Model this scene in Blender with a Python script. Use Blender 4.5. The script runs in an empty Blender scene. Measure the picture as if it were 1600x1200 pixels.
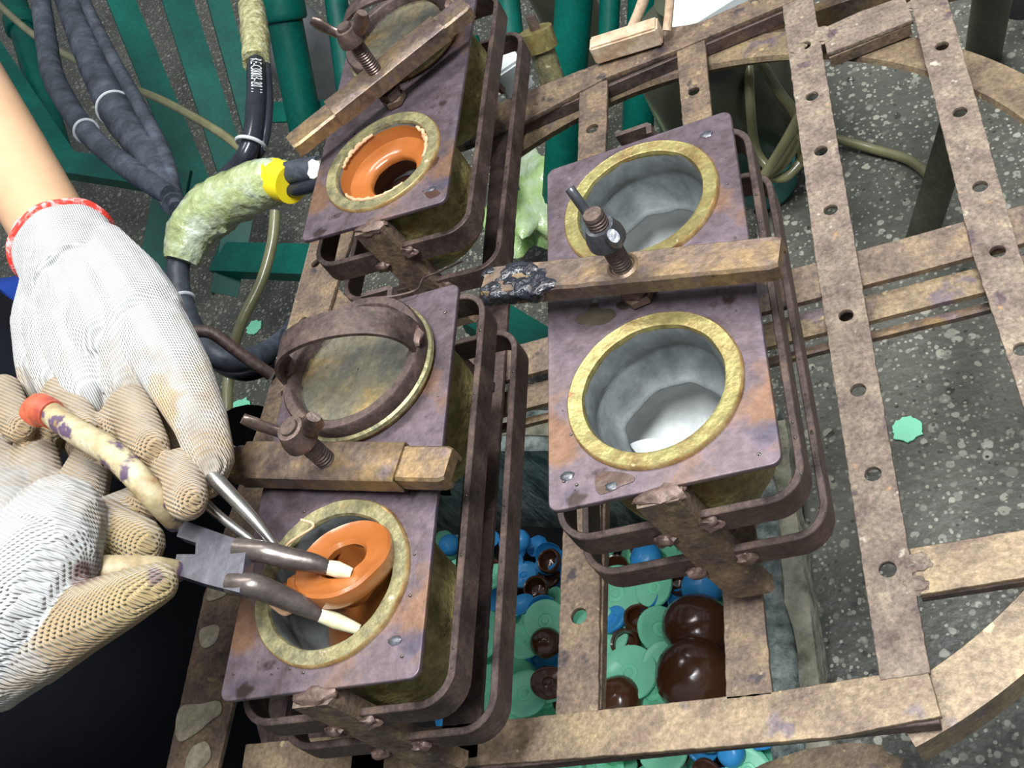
import bpy, bmesh, math, random
from mathutils import Vector, Matrix, noise as mnoise
S = bpy.context.scene
COL = S.collection
rnd = random.Random(7)

# ------------------------------------------------------------------ camera
FPX = 1717.91
CAM = Vector((0.16175838, -0.3919876, 0.53013155))
MW = Matrix(((0.9037993245749782, 0.015769647414707346, -0.4276658732214078),
             (-0.23815305114078247, -0.8117575553263376, -0.5332286522711845),
             (-0.35556983158044964, 0.5837816283431877, -0.7299103405753525)))
cam_d = bpy.data.cameras.new('camera')
cam_d.sensor_width = 36.0
cam_d.lens = FPX / 1600 * 36.0
cam_d.clip_start = 0.01
cam = bpy.data.objects.new('camera', cam_d)
COL.objects.link(cam)
R3 = MW.transposed() @ Matrix(((1, 0, 0), (0, -1, 0), (0, 0, -1)))
cam.matrix_world = Matrix.Translation(CAM) @ R3.to_4x4()
S.camera = cam

def P(px, py, z):
    """point of the place at height z seen at photo pixel (px, py)"""
    d = MW.transposed() @ Vector(((px - 800) / FPX, (py - 600) / FPX, 1))
    return CAM + d * ((z - CAM.z) / d.z)

# ------------------------------------------------------------------ light
S.view_settings.view_transform = 'Standard'
S.view_settings.look = 'None'
S.view_settings.gamma = 1
S.view_settings.exposure = 0.14
w = bpy.data.worlds.new('room_light'); S.world = w; w.use_nodes = True
wn = w.node_tree.nodes; wl = w.node_tree.links
bg = wn['Background']
tc = wn.new('ShaderNodeTexCoord'); sp = wn.new('ShaderNodeSeparateXYZ')
cr = wn.new('ShaderNodeValToRGB')
cr.color_ramp.elements[0].position = 0.35; cr.color_ramp.elements[0].color = (0.07, 0.075, 0.075, 1)
cr.color_ramp.elements[1].position = 1.0; cr.color_ramp.elements[1].color = (0.85, 0.93, 1.0, 1)
mp = wn.new('ShaderNodeMath'); mp.operation = 'MULTIPLY_ADD'; mp.inputs[1].default_value = .5; mp.inputs[2].default_value = .5
wl.new(tc.outputs['Generated'], sp.inputs[0]); wl.new(sp.outputs['Z'], mp.inputs[0])
wl.new(mp.outputs[0], cr.inputs[0]); wl.new(cr.outputs[0], bg.inputs[0])
bg.inputs[1].default_value = 0.50
def area(name, loc, target, sx, sy, power, col):
    d = bpy.data.lights.new(name, 'AREA'); d.shape = 'RECTANGLE'; d.size = sx; d.size_y = sy
    d.energy = power; d.color = col
    o = bpy.data.objects.new(name, d); COL.objects.link(o)
    o.location = loc
    o.rotation_euler = (Vector(target) - Vector(loc)).to_track_quat('-Z', 'Y').to_euler()
    return o
area('tube_lamp_light', (-0.6, 0.9, 2.0), (-0.1, 0.1, -0.1), 1.5, 0.3, 30, (1.0, 0.98, 0.94))
area('tube_lamp_light', (0.30, -0.28, 2.0), (-0.08, -0.05, -0.4), 1.2, 0.25, 84, (0.95, 0.98, 1.0))

# ------------------------------------------------------------------ materials
def mat(name, cols, scale=20, rough=.5, metal=0, bump=0, bscale=200, spots=None, spotscale=60, spotlim=.62,
        detail=6, spec=None, coat=0, sss=0, rough2=None, distort=0.0, alpha=None, trans=0, stretch=None, bdist=.001, grain=0, gscale=150):
    m = bpy.data.materials.new(name); m.use_nodes = True
    n = m.node_tree.nodes; l = m.node_tree.links; b = n['Principled BSDF']
    t = n.new('ShaderNodeTexCoord'); src = t.outputs['Object']
    if stretch:
        mpn = n.new('ShaderNodeMapping'); mpn.inputs['Scale'].default_value = stretch
        l.new(src, mpn.inputs[0]); src = mpn.outputs[0]
    nz = n.new('ShaderNodeTexNoise'); nz.inputs['Scale'].default_value = scale
    nz.inputs['Detail'].default_value = detail; nz.inputs['Roughness'].default_value = .62
    nz.inputs['Distortion'].default_value = distort
    l.new(src, nz.inputs['Vector'])
    r = n.new('ShaderNodeValToRGB'); l.new(nz.outputs['Fac'], r.inputs[0])
    e = r.color_ramp.elements
    k = len(cols)
    while len(e) < k: e.new(.5)
    for i, c in enumerate(cols):
        e[i].position = .5 if k == 1 else .3 + .4 * i / (k - 1)
        e[i].color = (*c, 1)
    out = r.outputs[0]
    if spots:
        for j, (sc, sscale, lim) in enumerate(spots if isinstance(spots, list) else [(spots, spotscale, spotlim)]):
            n2 = n.new('ShaderNodeTexNoise'); n2.inputs['Scale'].default_value = sscale; n2.inputs['Detail'].default_value = 4
            n2.noise_dimensions = '4D'; n2.inputs['W'].default_value = j * 3.7 + len(name)
            l.new(src, n2.inputs['Vector'])
            r2 = n.new('ShaderNodeValToRGB'); r2.color_ramp.elements[0].position = lim; r2.color_ramp.elements[1].position = lim + .05
            l.new(n2.outputs['Fac'], r2.inputs[0])
            mx = n.new('ShaderNodeMix'); mx.data_type = 'RGBA'
            l.new(r2.outputs[0], mx.inputs['Factor']); l.new(out, mx.inputs[6]); mx.inputs[7].default_value = (*sc, 1)
            out = mx.outputs[2]
    if grain:
        ng = n.new('ShaderNodeTexNoise'); ng.inputs['Scale'].default_value = gscale; ng.inputs['Detail'].default_value = 5; ng.inputs['Roughness'].default_value = .7
        l.new(src, ng.inputs['Vector'])
        rg = n.new('ShaderNodeMapRange'); rg.inputs[1].default_value = .32; rg.inputs[2].default_value = .68
        rg.inputs[3].default_value = 1 - grain; rg.inputs[4].default_value = 1 + grain * .8
        l.new(ng.outputs['Fac'], rg.inputs[0])
        sc_ = n.new('ShaderNodeVectorMath'); sc_.operation = 'SCALE'; l.new(out, sc_.inputs[0]); l.new(rg.outputs[0], sc_.inputs['Scale']); out = sc_.outputs[0]
    l.new(out, b.inputs['Base Color'])
    b.inputs['Roughness'].default_value = rough; b.inputs['Metallic'].default_value = metal
    if rough2 is not None:
        mr = n.new('ShaderNodeMapRange'); mr.inputs[1].default_value = .35; mr.inputs[2].default_value = .65
        mr.inputs[3].default_value = rough; mr.inputs[4].default_value = rough2
        l.new(nz.outputs['Fac'], mr.inputs[0]); l.new(mr.outputs[0], b.inputs['Roughness'])
    if spec is not None: b.inputs['Specular IOR Level'].default_value = spec
    b.inputs['Coat Weight'].default_value = coat; b.inputs['Coat Roughness'].default_value = .12
    if sss:
        b.inputs['Subsurface Weight'].default_value = sss; b.inputs['Subsurface Scale'].default_value = .004
        b.inputs['Subsurface Radius'].default_value = (1, .4, .2)
    if trans: b.inputs['Transmission Weight'].default_value = trans
    if alpha is not None: b.inputs['Alpha'].default_value = alpha
    if bump:
        nb = n.new('ShaderNodeTexNoise'); nb.inputs['Scale'].default_value = bscale; nb.inputs['Detail'].default_value = 5
        l.new(src, nb.inputs['Vector'])
        bm_ = n.new('ShaderNodeBump'); bm_.inputs['Strength'].default_value = bump; bm_.inputs['Distance'].default_value = bdist
        l.new(nb.outputs['Fac'], bm_.inputs['Height']); l.new(bm_.outputs[0], b.inputs['Normal'])
    return m

M = {}
M['plate'] = mat('blued_rusty_steel_plate', [(.055, .038, .038), (.095, .070, .078), (.13, .098, .116), (.15, .112, .12), (.22, .13, .085)], 11, .36, .5, .35, 150,
                 [((.19, .105, .065), 9, .58), ((.085, .07, .095), 14, .60), ((.04, .026, .024), 34, .65), ((.30, .22, .20), 70, .69), ((.02, .016, .018), 150, .72)], rough2=.55, distort=.6, grain=.3, gscale=120)
M['strap'] = mat('dark_brown_strap_steel', [(.035, .023, .020), (.070, .048, .042), (.105, .072, .062), (.16, .105, .08)], 45, .45, .4, .5, 200,
                 [((.02, .014, .014), 130, .70)], rough2=.65, grain=.35, gscale=260)
M['bar'] = mat('crusty_tan_rusted_steel', [(.12, .085, .07), (.19, .14, .112), (.245, .188, .14), (.33, .26, .185)], 40, .72, .15, 1.0, 200,
               [((.11, .075, .080), 36, .62), ((.36, .22, .11), 60, .67), ((.46, .41, .32), 75, .66)], grain=.45, gscale=300, bdist=.0015)
M['bar2'] = mat('brown_mottled_rusted_steel', [(.070, .048, .040), (.140, .098, .074), (.205, .142, .092), (.30, .22, .125)], 34, .6, .25, .8, 180,
                [((.055, .042, .045), 36, .60), ((.30, .22, .13), 85, .66)], grain=.45, gscale=260)
M['rim'] = mat('ochre_rusted_rim_steel', [(.10, .066, .05), (.185, .13, .086), (.265, .195, .118), (.34, .25, .135)], 22, .5, .3, .7, 180,
               [((.15, .115, .12), 26, .60), ((.48, .37, .20), 70, .66)], grain=.4, gscale=240)
M['clamp'] = mat('worn_clamp_bar_steel', [(.070, .050, .045), (.14, .10, .08), (.23, .155, .085), (.34, .22, .095)], 24, .42, .45, .5, 180,
                 [((.17, .125, .12), 26, .58), ((.03, .025, .025), 120, .72)], distort=.4, grain=.35, gscale=200)
M['brass'] = mat('tarnished_brass', [(.20, .125, .045), (.25, .20, .075), (.29, .26, .10), (.22, .21, .08)], 42, .34, .5, .4, 200,
                 [((.50, .45, .27), 110, .66), ((.30, .15, .07), 60, .68)], grain=.3, gscale=180)
M['brassedge'] = mat('reddish_worn_brass_edge', [(.24, .12, .05), (.42, .26, .10), (.55, .42, .20)], 60, .35, .5, .3, 200, grain=.3)
M['brassdull'] = mat('scaly_dull_brass', [(.12, .11, .065), (.20, .185, .10), (.29, .26, .125), (.17, .17, .095)], 50, .42, .3, .8, 180,
                     [((.58, .48, .32), 80, .63), ((.34, .19, .09), 55, .68)], grain=.4, gscale=180)
M['bolt'] = mat('dark_bolt_steel', [(.07, .048, .042), (.14, .10, .085), (.22, .16, .13)], 60, .38, .6, .3, 300, grain=.3)
M['nutgrey'] = mat('dark_grey_cast_nut', [(.07, .075, .085), (.13, .135, .15)], 60, .34, .6, .3, 300, grain=.25)
M['grey'] = mat('pale_grey_mould_lining', [(.10, .112, .112), (.17, .188, .188), (.26, .28, .276)], 24, .45, .1, .6, 110, grain=.2, gscale=90, distort=.5)
M['greylight'] = mat('pale_grey_cavity_lining', [(.34, .355, .35), (.52, .54, .53)], 22, .4, 0, .5, 50, bdist=.003)  # pale lining; light falling into the cavity is partly put into this tone
M['pot'] = mat('ochre_cast_mould_body', [(.14, .11, .04), (.30, .25, .09), (.44, .37, .15), (.54, .46, .20)], 30, .55, .2, 1.0, 110,
               [((.34, .20, .05), 22, .64), ((.05, .04, .02), 60, .68)], bdist=.004, grain=.4, gscale=160)
M['lid'] = mat('stained_lid_steel', [(.055, .06, .055), (.11, .105, .08), (.17, .145, .085), (.36, .22, .06)], 18, .48, .3, .4, 200, distort=.5, grain=.35)
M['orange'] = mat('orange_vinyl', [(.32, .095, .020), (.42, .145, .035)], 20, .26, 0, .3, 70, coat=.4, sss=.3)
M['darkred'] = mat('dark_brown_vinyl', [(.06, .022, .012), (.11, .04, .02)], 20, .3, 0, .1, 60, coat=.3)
M['flash'] = mat('dried_pinkish_vinyl_flash', [(.50, .27, .14), (.70, .46, .28)], 60, .5, 0, .4, 200, sss=.1)
M['tar'] = mat('black_tar_coating', [(.006, .007, .010), (.02, .022, .03)], 40, .18, 0, 1.0, 120, coat=.5, bdist=.004)
M['green'] = mat('green_painted_steel', [(.0, .055, .042), (.0, .115, .085)], 8, .45, .0, .15, 80, [((.10, .34, .28), 30, .74)], spec=.25, grain=.2)
M['rubber'] = mat('dusty_black_hose_rubber', [(.022, .027, .035), (.05, .06, .078), (.10, .115, .145)], 24, .5, 0, .8, 90, grain=.3)
M['shiny_hose'] = mat('glossy_black_hose', [(.010, .012, .017), (.024, .028, .038)], 24, .2, 0, .1, 60)
M['vinyltube'] = mat('yellowed_clear_tube', [(.13, .125, .06), (.24, .23, .12)], 20, .3, 0, .1, 60, coat=.3)
M['wrap'] = mat('greenish_plastic_wrap', [(.24, .29, .10), (.38, .44, .22), (.55, .62, .50)], 34, .18, 0, 1.0, 60, coat=.7, bdist=.006, grain=.2)
M['wrap2'] = mat('yellow_string_wrap', [(.14, .13, .06), (.36, .34, .16), (.58, .58, .40)], 120, .4, 0, 1.0, 160, coat=.3, bdist=.003)
M['yellow'] = mat('yellow_tape', [(.80, .62, .01), (.88, .72, .02)], 20, .35)
M['whitetie'] = mat('white_cable_tie', [(.42, .45, .47), (.62, .65, .67)], 30, .4)
M['wood'] = mat('bare_tan_wood', [(.36, .22, .13), (.54, .39, .26), (.68, .56, .44)], 50, .6, 0, .5, 120, grain=.25)
M['white'] = mat('white_painted_board', [(.62, .68, .68), (.72, .78, .78)], 8, .5, 0, .1, 60, [((.58, .42, .30), 22, .73)])
M['steel'] = mat('bright_worn_steel', [(.35, .33, .30), (.60, .58, .55)], 40, .25, .9, .1, 200)
M['pliers'] = mat('dull_grey_forged_steel', [(.12, .12, .14), (.19, .19, .22)], 18, .36, .6, .2, 200, grain=.2)
M['jaw'] = mat('dark_brown_grey_forged_steel', [(.09, .072, .066), (.18, .15, .135)], 30, .32, .6, .2, 200, grain=.25)
M['cream'] = mat('cream_tip', [(.56, .50, .28), (.76, .72, .56)], 60, .35, 0, .2, 100, [((.10, .06, .05), 70, .68)])
M['grip'] = mat('stained_cream_grip', [(.26, .18, .09), (.40, .32, .18), (.54, .48, .33)], 45, .55, 0, .6, 120,
                [((.10, .065, .11), 48, .54), ((.30, .17, .08), 70, .62)], grain=.2)
M['gripred'] = mat('orange_red_grip', [(.16, .03, .03), (.42, .08, .04), (.58, .16, .08)], 50, .5, 0, .4, 120)
M['skin'] = mat('skin', [(.54, .33, .19), (.61, .385, .235)], 14, .45, 0, .12, 300, sss=.12)
M['navy'] = mat('dark_navy_cloth', [(.0025, .004, .009), (.006, .010, .022)], 6, .85, 0, .3, 260)
M['bluecloth'] = mat('bright_blue_cloth', [(.01, .05, .35), (.015, .08, .48)], 6, .7, 0, .3, 260)
M['mint'] = mat('mint_green_vinyl', [(.27, .88, .55), (.33, .93, .62)], 8, .38, 0, .15, 60)
M['blue'] = mat('sky_blue_vinyl', [(.04, .36, .85), (.08, .46, .92)], 8, .34, 0, .15, 60)
M['brown'] = mat('chocolate_brown_vinyl', [(.075, .025, .011), (.13, .048, .020)], 8, .22, 0, .2, 60, coat=.5)
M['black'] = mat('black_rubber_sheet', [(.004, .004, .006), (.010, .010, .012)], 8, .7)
M['greyplastic'] = mat('cloudy_grey_plastic', [(.12, .13, .14), (.24, .25, .26)], 9, .3, 0, .2, 40, coat=.3)
M['olive'] = mat('olive_smoky_glass', [(.03, .035, .02), (.07, .075, .045)], 8, .25, 0, .2, 30, coat=.3)
M['oliveleg'] = mat('grimy_olive_steel', [(.045, .05, .03), (.11, .11, .075)], 16, .6, .2, .4, 100, grain=.3)
M['teal'] = mat('teal_plastic', [(.02, .15, .14), (.03, .21, .19)], 8, .35, 0, .1, 60)
M['bag'] = mat('pale_green_plastic_bag', [(.18, .36, .08), (.38, .54, .22), (.55, .62, .50)], 14, .2, 0, 1.0, 40, coat=.6, bdist=.006)
M['weld'] = mat('rough_weld_metal', [(.085, .055, .045), (.17, .11, .09)], 60, .5, .4, .7, 220, grain=.4)
M['print'] = mat('white_hose_lettering', [(.55, .57, .58), (.65, .67, .68)], 20, .6)
M['ball'] = mat('chalky_white_paste', [(.62, .60, .54), (.74, .72, .66)], 50, .6, 0, .4, 160)

def concrete(name, base, dark, peb, lim=.42, wet=.5):
    m = bpy.data.materials.new(name); m.use_nodes = True
    n = m.node_tree.nodes; l = m.node_tree.links; b = n['Principled BSDF']
    t = n.new('ShaderNodeTexCoord')
    nz = n.new('ShaderNodeTexNoise'); nz.inputs['Scale'].default_value = 5; nz.inputs['Detail'].default_value = 8
    l.new(t.outputs['Object'], nz.inputs['Vector'])
    r = n.new('ShaderNodeValToRGB'); r.color_ramp.elements[0].color = (*dark, 1); r.color_ramp.elements[1].color = (*base, 1)
    r.color_ramp.elements[0].position = .35; r.color_ramp.elements[1].position = .65
    l.new(nz.outputs['Fac'], r.inputs[0]); out = r.outputs[0]
    for sc, amt in ((48, .24), (85, .30), (170, .32)):
        v = n.new('ShaderNodeTexVoronoi'); v.inputs['Scale'].default_value = sc
        l.new(t.outputs['Object'], v.inputs['Vector'])
        n3 = n.new('ShaderNodeTexNoise'); n3.inputs['Scale'].default_value = sc * .8
        l.new(t.outputs['Object'], n3.inputs['Vector'])
        sub = n.new('ShaderNodeMath'); sub.operation = 'MULTIPLY_ADD'; sub.inputs[1].default_value = .8; l.new(n3.outputs['Fac'], sub.inputs[0]); l.new(v.outputs['Distance'], sub.inputs[2])
        rr = n.new('ShaderNodeValToRGB'); rr.color_ramp.elements[0].position = amt + .32; rr.color_ramp.elements[0].color = (1, 1, 1, 1)
        rr.color_ramp.elements[1].position = amt + .40; rr.color_ramp.elements[1].color = (0, 0, 0, 1)
        l.new(sub.outputs[0], rr.inputs[0])
        hs = n.new('ShaderNodeHueSaturation'); hs.inputs['Color'].default_value = (*peb, 1)
        sv = n.new('ShaderNodeSeparateColor'); l.new(v.outputs['Color'], sv.inputs[0])
        mm = n.new('ShaderNodeMath'); mm.operation = 'MULTIPLY_ADD'; mm.inputs[1].default_value = 1.3; mm.inputs[2].default_value = .1
        l.new(sv.outputs[0], mm.inputs[0]); l.new(mm.outputs[0], hs.inputs['Value'])
        mx = n.new('ShaderNodeMix'); mx.data_type = 'RGBA'
        l.new(rr.outputs[0], mx.inputs['Factor']); l.new(out, mx.inputs[6]); l.new(hs.outputs[0], mx.inputs[7]); out = mx.outputs[2]
    l.new(out, b.inputs['Base Color'])
    b.inputs['Roughness'].default_value = wet
    nb = n.new('ShaderNodeTexNoise'); nb.inputs['Scale'].default_value = 90; nb.inputs['Detail'].default_value = 6
    l.new(t.outputs['Object'], nb.inputs['Vector'])
    bb = n.new('ShaderNodeBump'); bb.inputs['Strength'].default_value = .6; bb.inputs['Distance'].default_value = .004
    l.new(nb.outputs['Fac'], bb.inputs['Height']); l.new(bb.outputs[0], b.inputs['Normal'])
    return m
M['floor'] = concrete('exposed_aggregate_floor', (.110, .109, .088), (.055, .057, .046), (.26, .26, .21), wet=.5)
M['trough'] = mat('wet_streaky_cement', [(.05, .07, .066), (.16, .205, .195), (.34, .40, .375), (.52, .56, .52)], 26, .5, 0, .8, 90,
                  [((.42, .36, .24), 26, .70)], stretch=(2.2, 2.2, .7), bdist=.006, rough2=.7)
M['crumb'] = mat('crumbly_cement_edge', [(.12, .12, .08), (.34, .33, .25), (.55, .53, .42)], 40, .7, 0, 1.0, 70, bdist=.008)

def knit(name, tube_scale):
    """knitted cotton: colour from the 'dirt' attribute, rib bump from the mesh's own uv"""
    m = bpy.data.materials.new(name); m.use_nodes = True
    n = m.node_tree.nodes; l = m.node_tree.links; b = n['Principled BSDF']
    at = n.new('ShaderNodeAttribute'); at.attribute_name = 'dirt'
    t = n.new('ShaderNodeTexCoord')
    nz = n.new('ShaderNodeTexNoise'); nz.inputs['Scale'].default_value = 60; nz.inputs['Detail'].default_value = 6
    l.new(t.outputs['Object'], nz.inputs['Vector'])
    mxn = n.new('ShaderNodeMix'); mxn.data_type = 'RGBA'; mxn.blend_type = 'MULTIPLY'; mxn.inputs['Factor'].default_value = .45
    l.new(at.outputs['Color'], mxn.inputs[6]); l.new(nz.outputs['Color'], mxn.inputs[7])
    mr = n.new('ShaderNodeMapRange'); mr.inputs[1].default_value = .3; mr.inputs[2].default_value = .7; mr.inputs[3].default_value = .78; mr.inputs[4].default_value = 1.05
    l.new(nz.outputs['Fac'], mr.inputs[0])
    comb = n.new('ShaderNodeVectorMath'); comb.operation = 'SCALE'; l.new(at.outputs['Color'], comb.inputs[0]); l.new(mr.outputs[0], comb.inputs['Scale'])
    l.new(comb.outputs[0], b.inputs['Base Color'])
    b.inputs['Roughness'].default_value = .9
    b.inputs['Sheen Weight'].default_value = .3
    uv = n.new('ShaderNodeUVMap'); uv.uv_map = 'knit'
    s = n.new('ShaderNodeSeparateXYZ'); l.new(uv.outputs[0], s.inputs[0])
    def wave(sock, k, ph=None):
        a = n.new('ShaderNodeMath'); a.operation = 'MULTIPLY'; a.inputs[1].default_value = k; l.new(sock, a.inputs[0])
        if ph is not None:
            a2 = n.new('ShaderNodeMath'); a2.operation = 'ADD'; l.new(a.outputs[0], a2.inputs[0]); l.new(ph, a2.inputs[1]); a = a2
        c = n.new('ShaderNodeMath'); c.operation = 'SINE'; l.new(a.outputs[0], c.inputs[0]); return c
    wu = wave(s.outputs['X'], 2 * math.pi / tube_scale)
    au = n.new('ShaderNodeMath'); au.operation = 'ABSOLUTE'; l.new(wu.outputs[0], au.inputs[0])
    ph = n.new('ShaderNodeMath'); ph.operation = 'MULTIPLY'; ph.inputs[1].default_value = 2.2; l.new(au.outputs[0], ph.inputs[0])
    wv = wave(s.outputs['Y'], 2 * math.pi / (tube_scale * .8), ph.outputs[0])
    ad = n.new('ShaderNodeMath'); ad.operation = 'MULTIPLY_ADD'; ad.inputs[1].default_value = .45
    l.new(wv.outputs[0], ad.inputs[0]); l.new(au.outputs[0], ad.inputs[2])
    bb = n.new('ShaderNodeBump'); bb.inputs['Strength'].default_value = 1.0; bb.inputs['Distance'].default_value = .0013
    l.new(ad.outputs[0], bb.inputs['Height']); l.new(bb.outputs[0], b.inputs['Normal'])
    return m
M['knit'] = knit('white_knitted_cotton', .0034)
M['redtrim'] = mat('red_and_white_overlock_trim', [(.80, .03, .02), (.85, .06, .04), (.85, .75, .72)], 150, .85, 0, .8, 300)

# ------------------------------------------------------------------ object helpers
def tag(o, label=None, cat=None, group=None, kind=None):
    if label: o['label'] = label
    if cat: o['category'] = cat
    if group: o['group'] = group
    if kind: o['kind'] = kind
    return o

def empty(name, label, cat, loc=(0, 0, 0), rz=0, group=None):
    o = bpy.data.objects.new(name, None); COL.objects.link(o)
    o.location = loc; o.rotation_euler = (0, 0, rz); o.empty_display_size = .02
    return tag(o, label, cat, group)

def obj(name, bm, m, parent=None, smooth=True, loc=None, rz=0, recalc=True, angle=40):
    me = bpy.data.meshes.new(name)
    if isinstance(bm, bmesh.types.BMesh):
        if recalc: bmesh.ops.recalc_face_normals(bm, faces=bm.faces)
        if smooth:
            lim = math.radians(angle)
            for f in bm.faces: f.smooth = True
            for e in bm.edges:
                if len(e.link_faces) == 2 and e.calc_face_angle(0) > lim: e.smooth = False
        bm.to_mesh(me); bm.free()
    else:
        me = bm; me.name = name
    me.materials.clear()
    for mm in (m if isinstance(m, list) else [m]): me.materials.append(mm)
    o = bpy.data.objects.new(name, me); COL.objects.link(o)
    if parent: o.parent = parent
    if loc is not None: o.location = loc
    if rz: o.rotation_euler = (0, 0, rz)
    return o

def B(): return bmesh.new()

def ring_faces(bm, rings, closed_u=True, closed_v=False, cap=True):
    n = len(rings[0])
    vs = [[bm.verts.new(p) for p in r] for r in rings]
    m = len(vs)
    for i in range(m if closed_v else m - 1):
        a = vs[i]; b = vs[(i + 1) % m]
        for j in range(n if closed_u else n - 1):
            k = (j + 1) % n
            try: bm.faces.new((a[j], a[k], b[k], b[j]))
            except ValueError: pass
    if cap and not closed_v:
        try: bm.faces.new(vs[0]); bm.faces.new(vs[-1][::-1])
        except ValueError: pass
    return vs

def catmull(pts, n=8, closed=False):
    pts = [Vector(p) for p in pts]
    if len(pts) < 3 and not closed:
        return [pts[0].lerp(pts[-1], i / n) for i in range(n + 1)]
    out = []
    N = len(pts)
    rng = range(N if closed else N - 1)
    for i in rng:
        if closed: p0, p1, p2, p3 = pts[i - 1], pts[i], pts[(i + 1) % N], pts[(i + 2) % N]
        else: p0, p1, p2, p3 = pts[max(i - 1, 0)], pts[i], pts[i + 1], pts[min(i + 2, N - 1)]
        for k in range(n):
            t = k / n
            out.append(.5 * ((2 * p1) + (-p0 + p2) * t + (2 * p0 - 5 * p1 + 4 * p2 - p3) * t * t + (-p0 + 3 * p1 - 3 * p2 + p3) * t ** 3))
    if not closed: out.append(pts[-1])
    return out

def tube(bm, pts, r, seg=14, smooth=8, closed=False, wob=0, rs=None):
    """round tube through pts; r number or list per control point"""
    ctl = [Vector(p) for p in pts]
    path = catmull(ctl, smooth, closed) if smooth > 1 else ctl
    m = len(path)
    def rad(i):
        if isinstance(r, (int, float)): return r
        t = i / (m - 1) * (len(r) - 1); a = int(min(t, len(r) - 2)); return r[a] + (r[a + 1] - r[a]) * (t - a)
    rings = []; nrm = None
    for i, p in enumerate(path):
        if closed: tan = (path[(i + 1) % m] - path[i - 1]).normalized()
        else: tan = (path[min(i + 1, m - 1)] - path[max(i - 1, 0)]).normalized()
        if nrm is None:
            a = Vector((0, 0, 1)) if abs(tan.z) < .9 else Vector((1, 0, 0))
            nrm = (a - tan * a.dot(tan)).normalized()
        else: nrm = (nrm - tan * nrm.dot(tan)).normalized()
        bi = tan.cross(nrm); rr = rad(i)
        ring = []
        for j in range(seg):
            an = 2 * math.pi * j / seg
            q = rr
            if wob: q = rr * (1 + wob * mnoise.noise(Vector((i * .35, j * .9, rr * 900))))
            ring.append(p + (nrm * math.cos(an) + bi * math.sin(an)) * q)
        rings.append(ring)
    ring_faces(bm, rings, True, closed)
    return bm

def sweep_rect(bm, pts, wz, th, closed=False, up=Vector((0, 0, 1)), bev=.0006):
    """flat strap on edge: height wz along up, thickness th sideways; pts is the centre line"""
    m = len(pts); rings = []
    for i, p in enumerate(pts):
        p = Vector(p)
        if closed: tan = (Vector(pts[(i + 1) % m]) - Vector(pts[i - 1])).normalized()
        else: tan = (Vector(pts[min(i + 1, m - 1)]) - Vector(pts[max(i - 1, 0)])).normalized()
        u = (up - tan * up.dot(tan)).normalized(); s = tan.cross(u)
        a, b_ = th / 2, wz / 2
        prof = [(-a + bev, -b_), (a - bev, -b_), (a, -b_ + bev), (a, b_ - bev), (a - bev, b_), (-a + bev, b_), (-a, b_ - bev), (-a, -b_ + bev)]
        rings.append([p + s * x + u * y for x, y in prof])
    ring_faces(bm, rings, True, closed)
    return bm

def rrect(x0, x1, y0, y1, r, n=6):
    pts = []
    for cx, cy, a0 in ((x1 - r, y1 - r, 0), (x0 + r, y1 - r, 90), (x0 + r, y0 + r, 180), (x1 - r, y0 + r, 270)):
        for i in range(n + 1):
            a = math.radians(a0 + 90 * i / n); pts.append((cx + r * math.cos(a), cy + r * math.sin(a)))
    return pts

def circ(cx, cy, r, n=48, wob=0, seed=0):
    return [(cx + (r + wob * mnoise.noise(Vector((math.cos(a) * 3, math.sin(a) * 3, seed)))) * math.cos(a),
             cy + (r + wob * mnoise.noise(Vector((math.cos(a) * 3, math.sin(a) * 3, seed)))) * math.sin(a))
            for a in [2 * math.pi * i / n for i in range(n)]]

def flat(name, outlines, th, m, parent=None, z=0, bevel=.0006, rough=0, **kw):
    """sheet with holes: outlines[0] outer, the rest holes; top at z"""
    cu = bpy.data.curves.new(name, 'CURVE'); cu.dimensions = '2D'; cu.fill_mode = 'BOTH'
    cu.extrude = max(th / 2 - bevel, 1e-5); cu.bevel_depth = bevel; cu.bevel_resolution = 1
    for o_ in outlines:
        s = cu.splines.new('POLY'); s.points.add(len(o_) - 1); s.use_cyclic_u = True
        for i, q in enumerate(o_): s.points[i].co = (q[0], q[1], 0, 1)
    t = bpy.data.objects.new('tmp', cu); COL.objects.link(t)
    me = bpy.data.meshes.new_from_object(t.evaluated_get(bpy.context.evaluated_depsgraph_get()))
    bpy.data.objects.remove(t); bpy.data.curves.remove(cu)
    bm = B(); bm.from_mesh(me); bpy.data.meshes.remove(me)
    bmesh.ops.translate(bm, verts=bm.verts, vec=(0, 0, z - th / 2))
    bmesh.ops.remove_doubles(bm, verts=bm.verts, dist=1e-6)
    return obj(name, bm, m, parent, smooth=False, recalc=True, **kw)

def jag(poly, amp=.0006, step=.006, seed=0):
    """poly with slightly eaten edges"""
    out = []; N = len(poly)
    for i in range(N):
        a = Vector(poly[i]); b_ = Vector(poly[(i + 1) % N]); L = (b_ - a).length
        k = max(1, int(L / step)); nr = Vector((-(b_ - a).y, (b_ - a).x)).normalized()
        for j in range(k):
            p = a.lerp(b_, j / k)
            if j: p = p + nr * amp * mnoise.noise(Vector((p.x * 160, p.y * 160, seed * 7.3))) * 1.6
            out.append((p.x, p.y))
    return out

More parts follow.
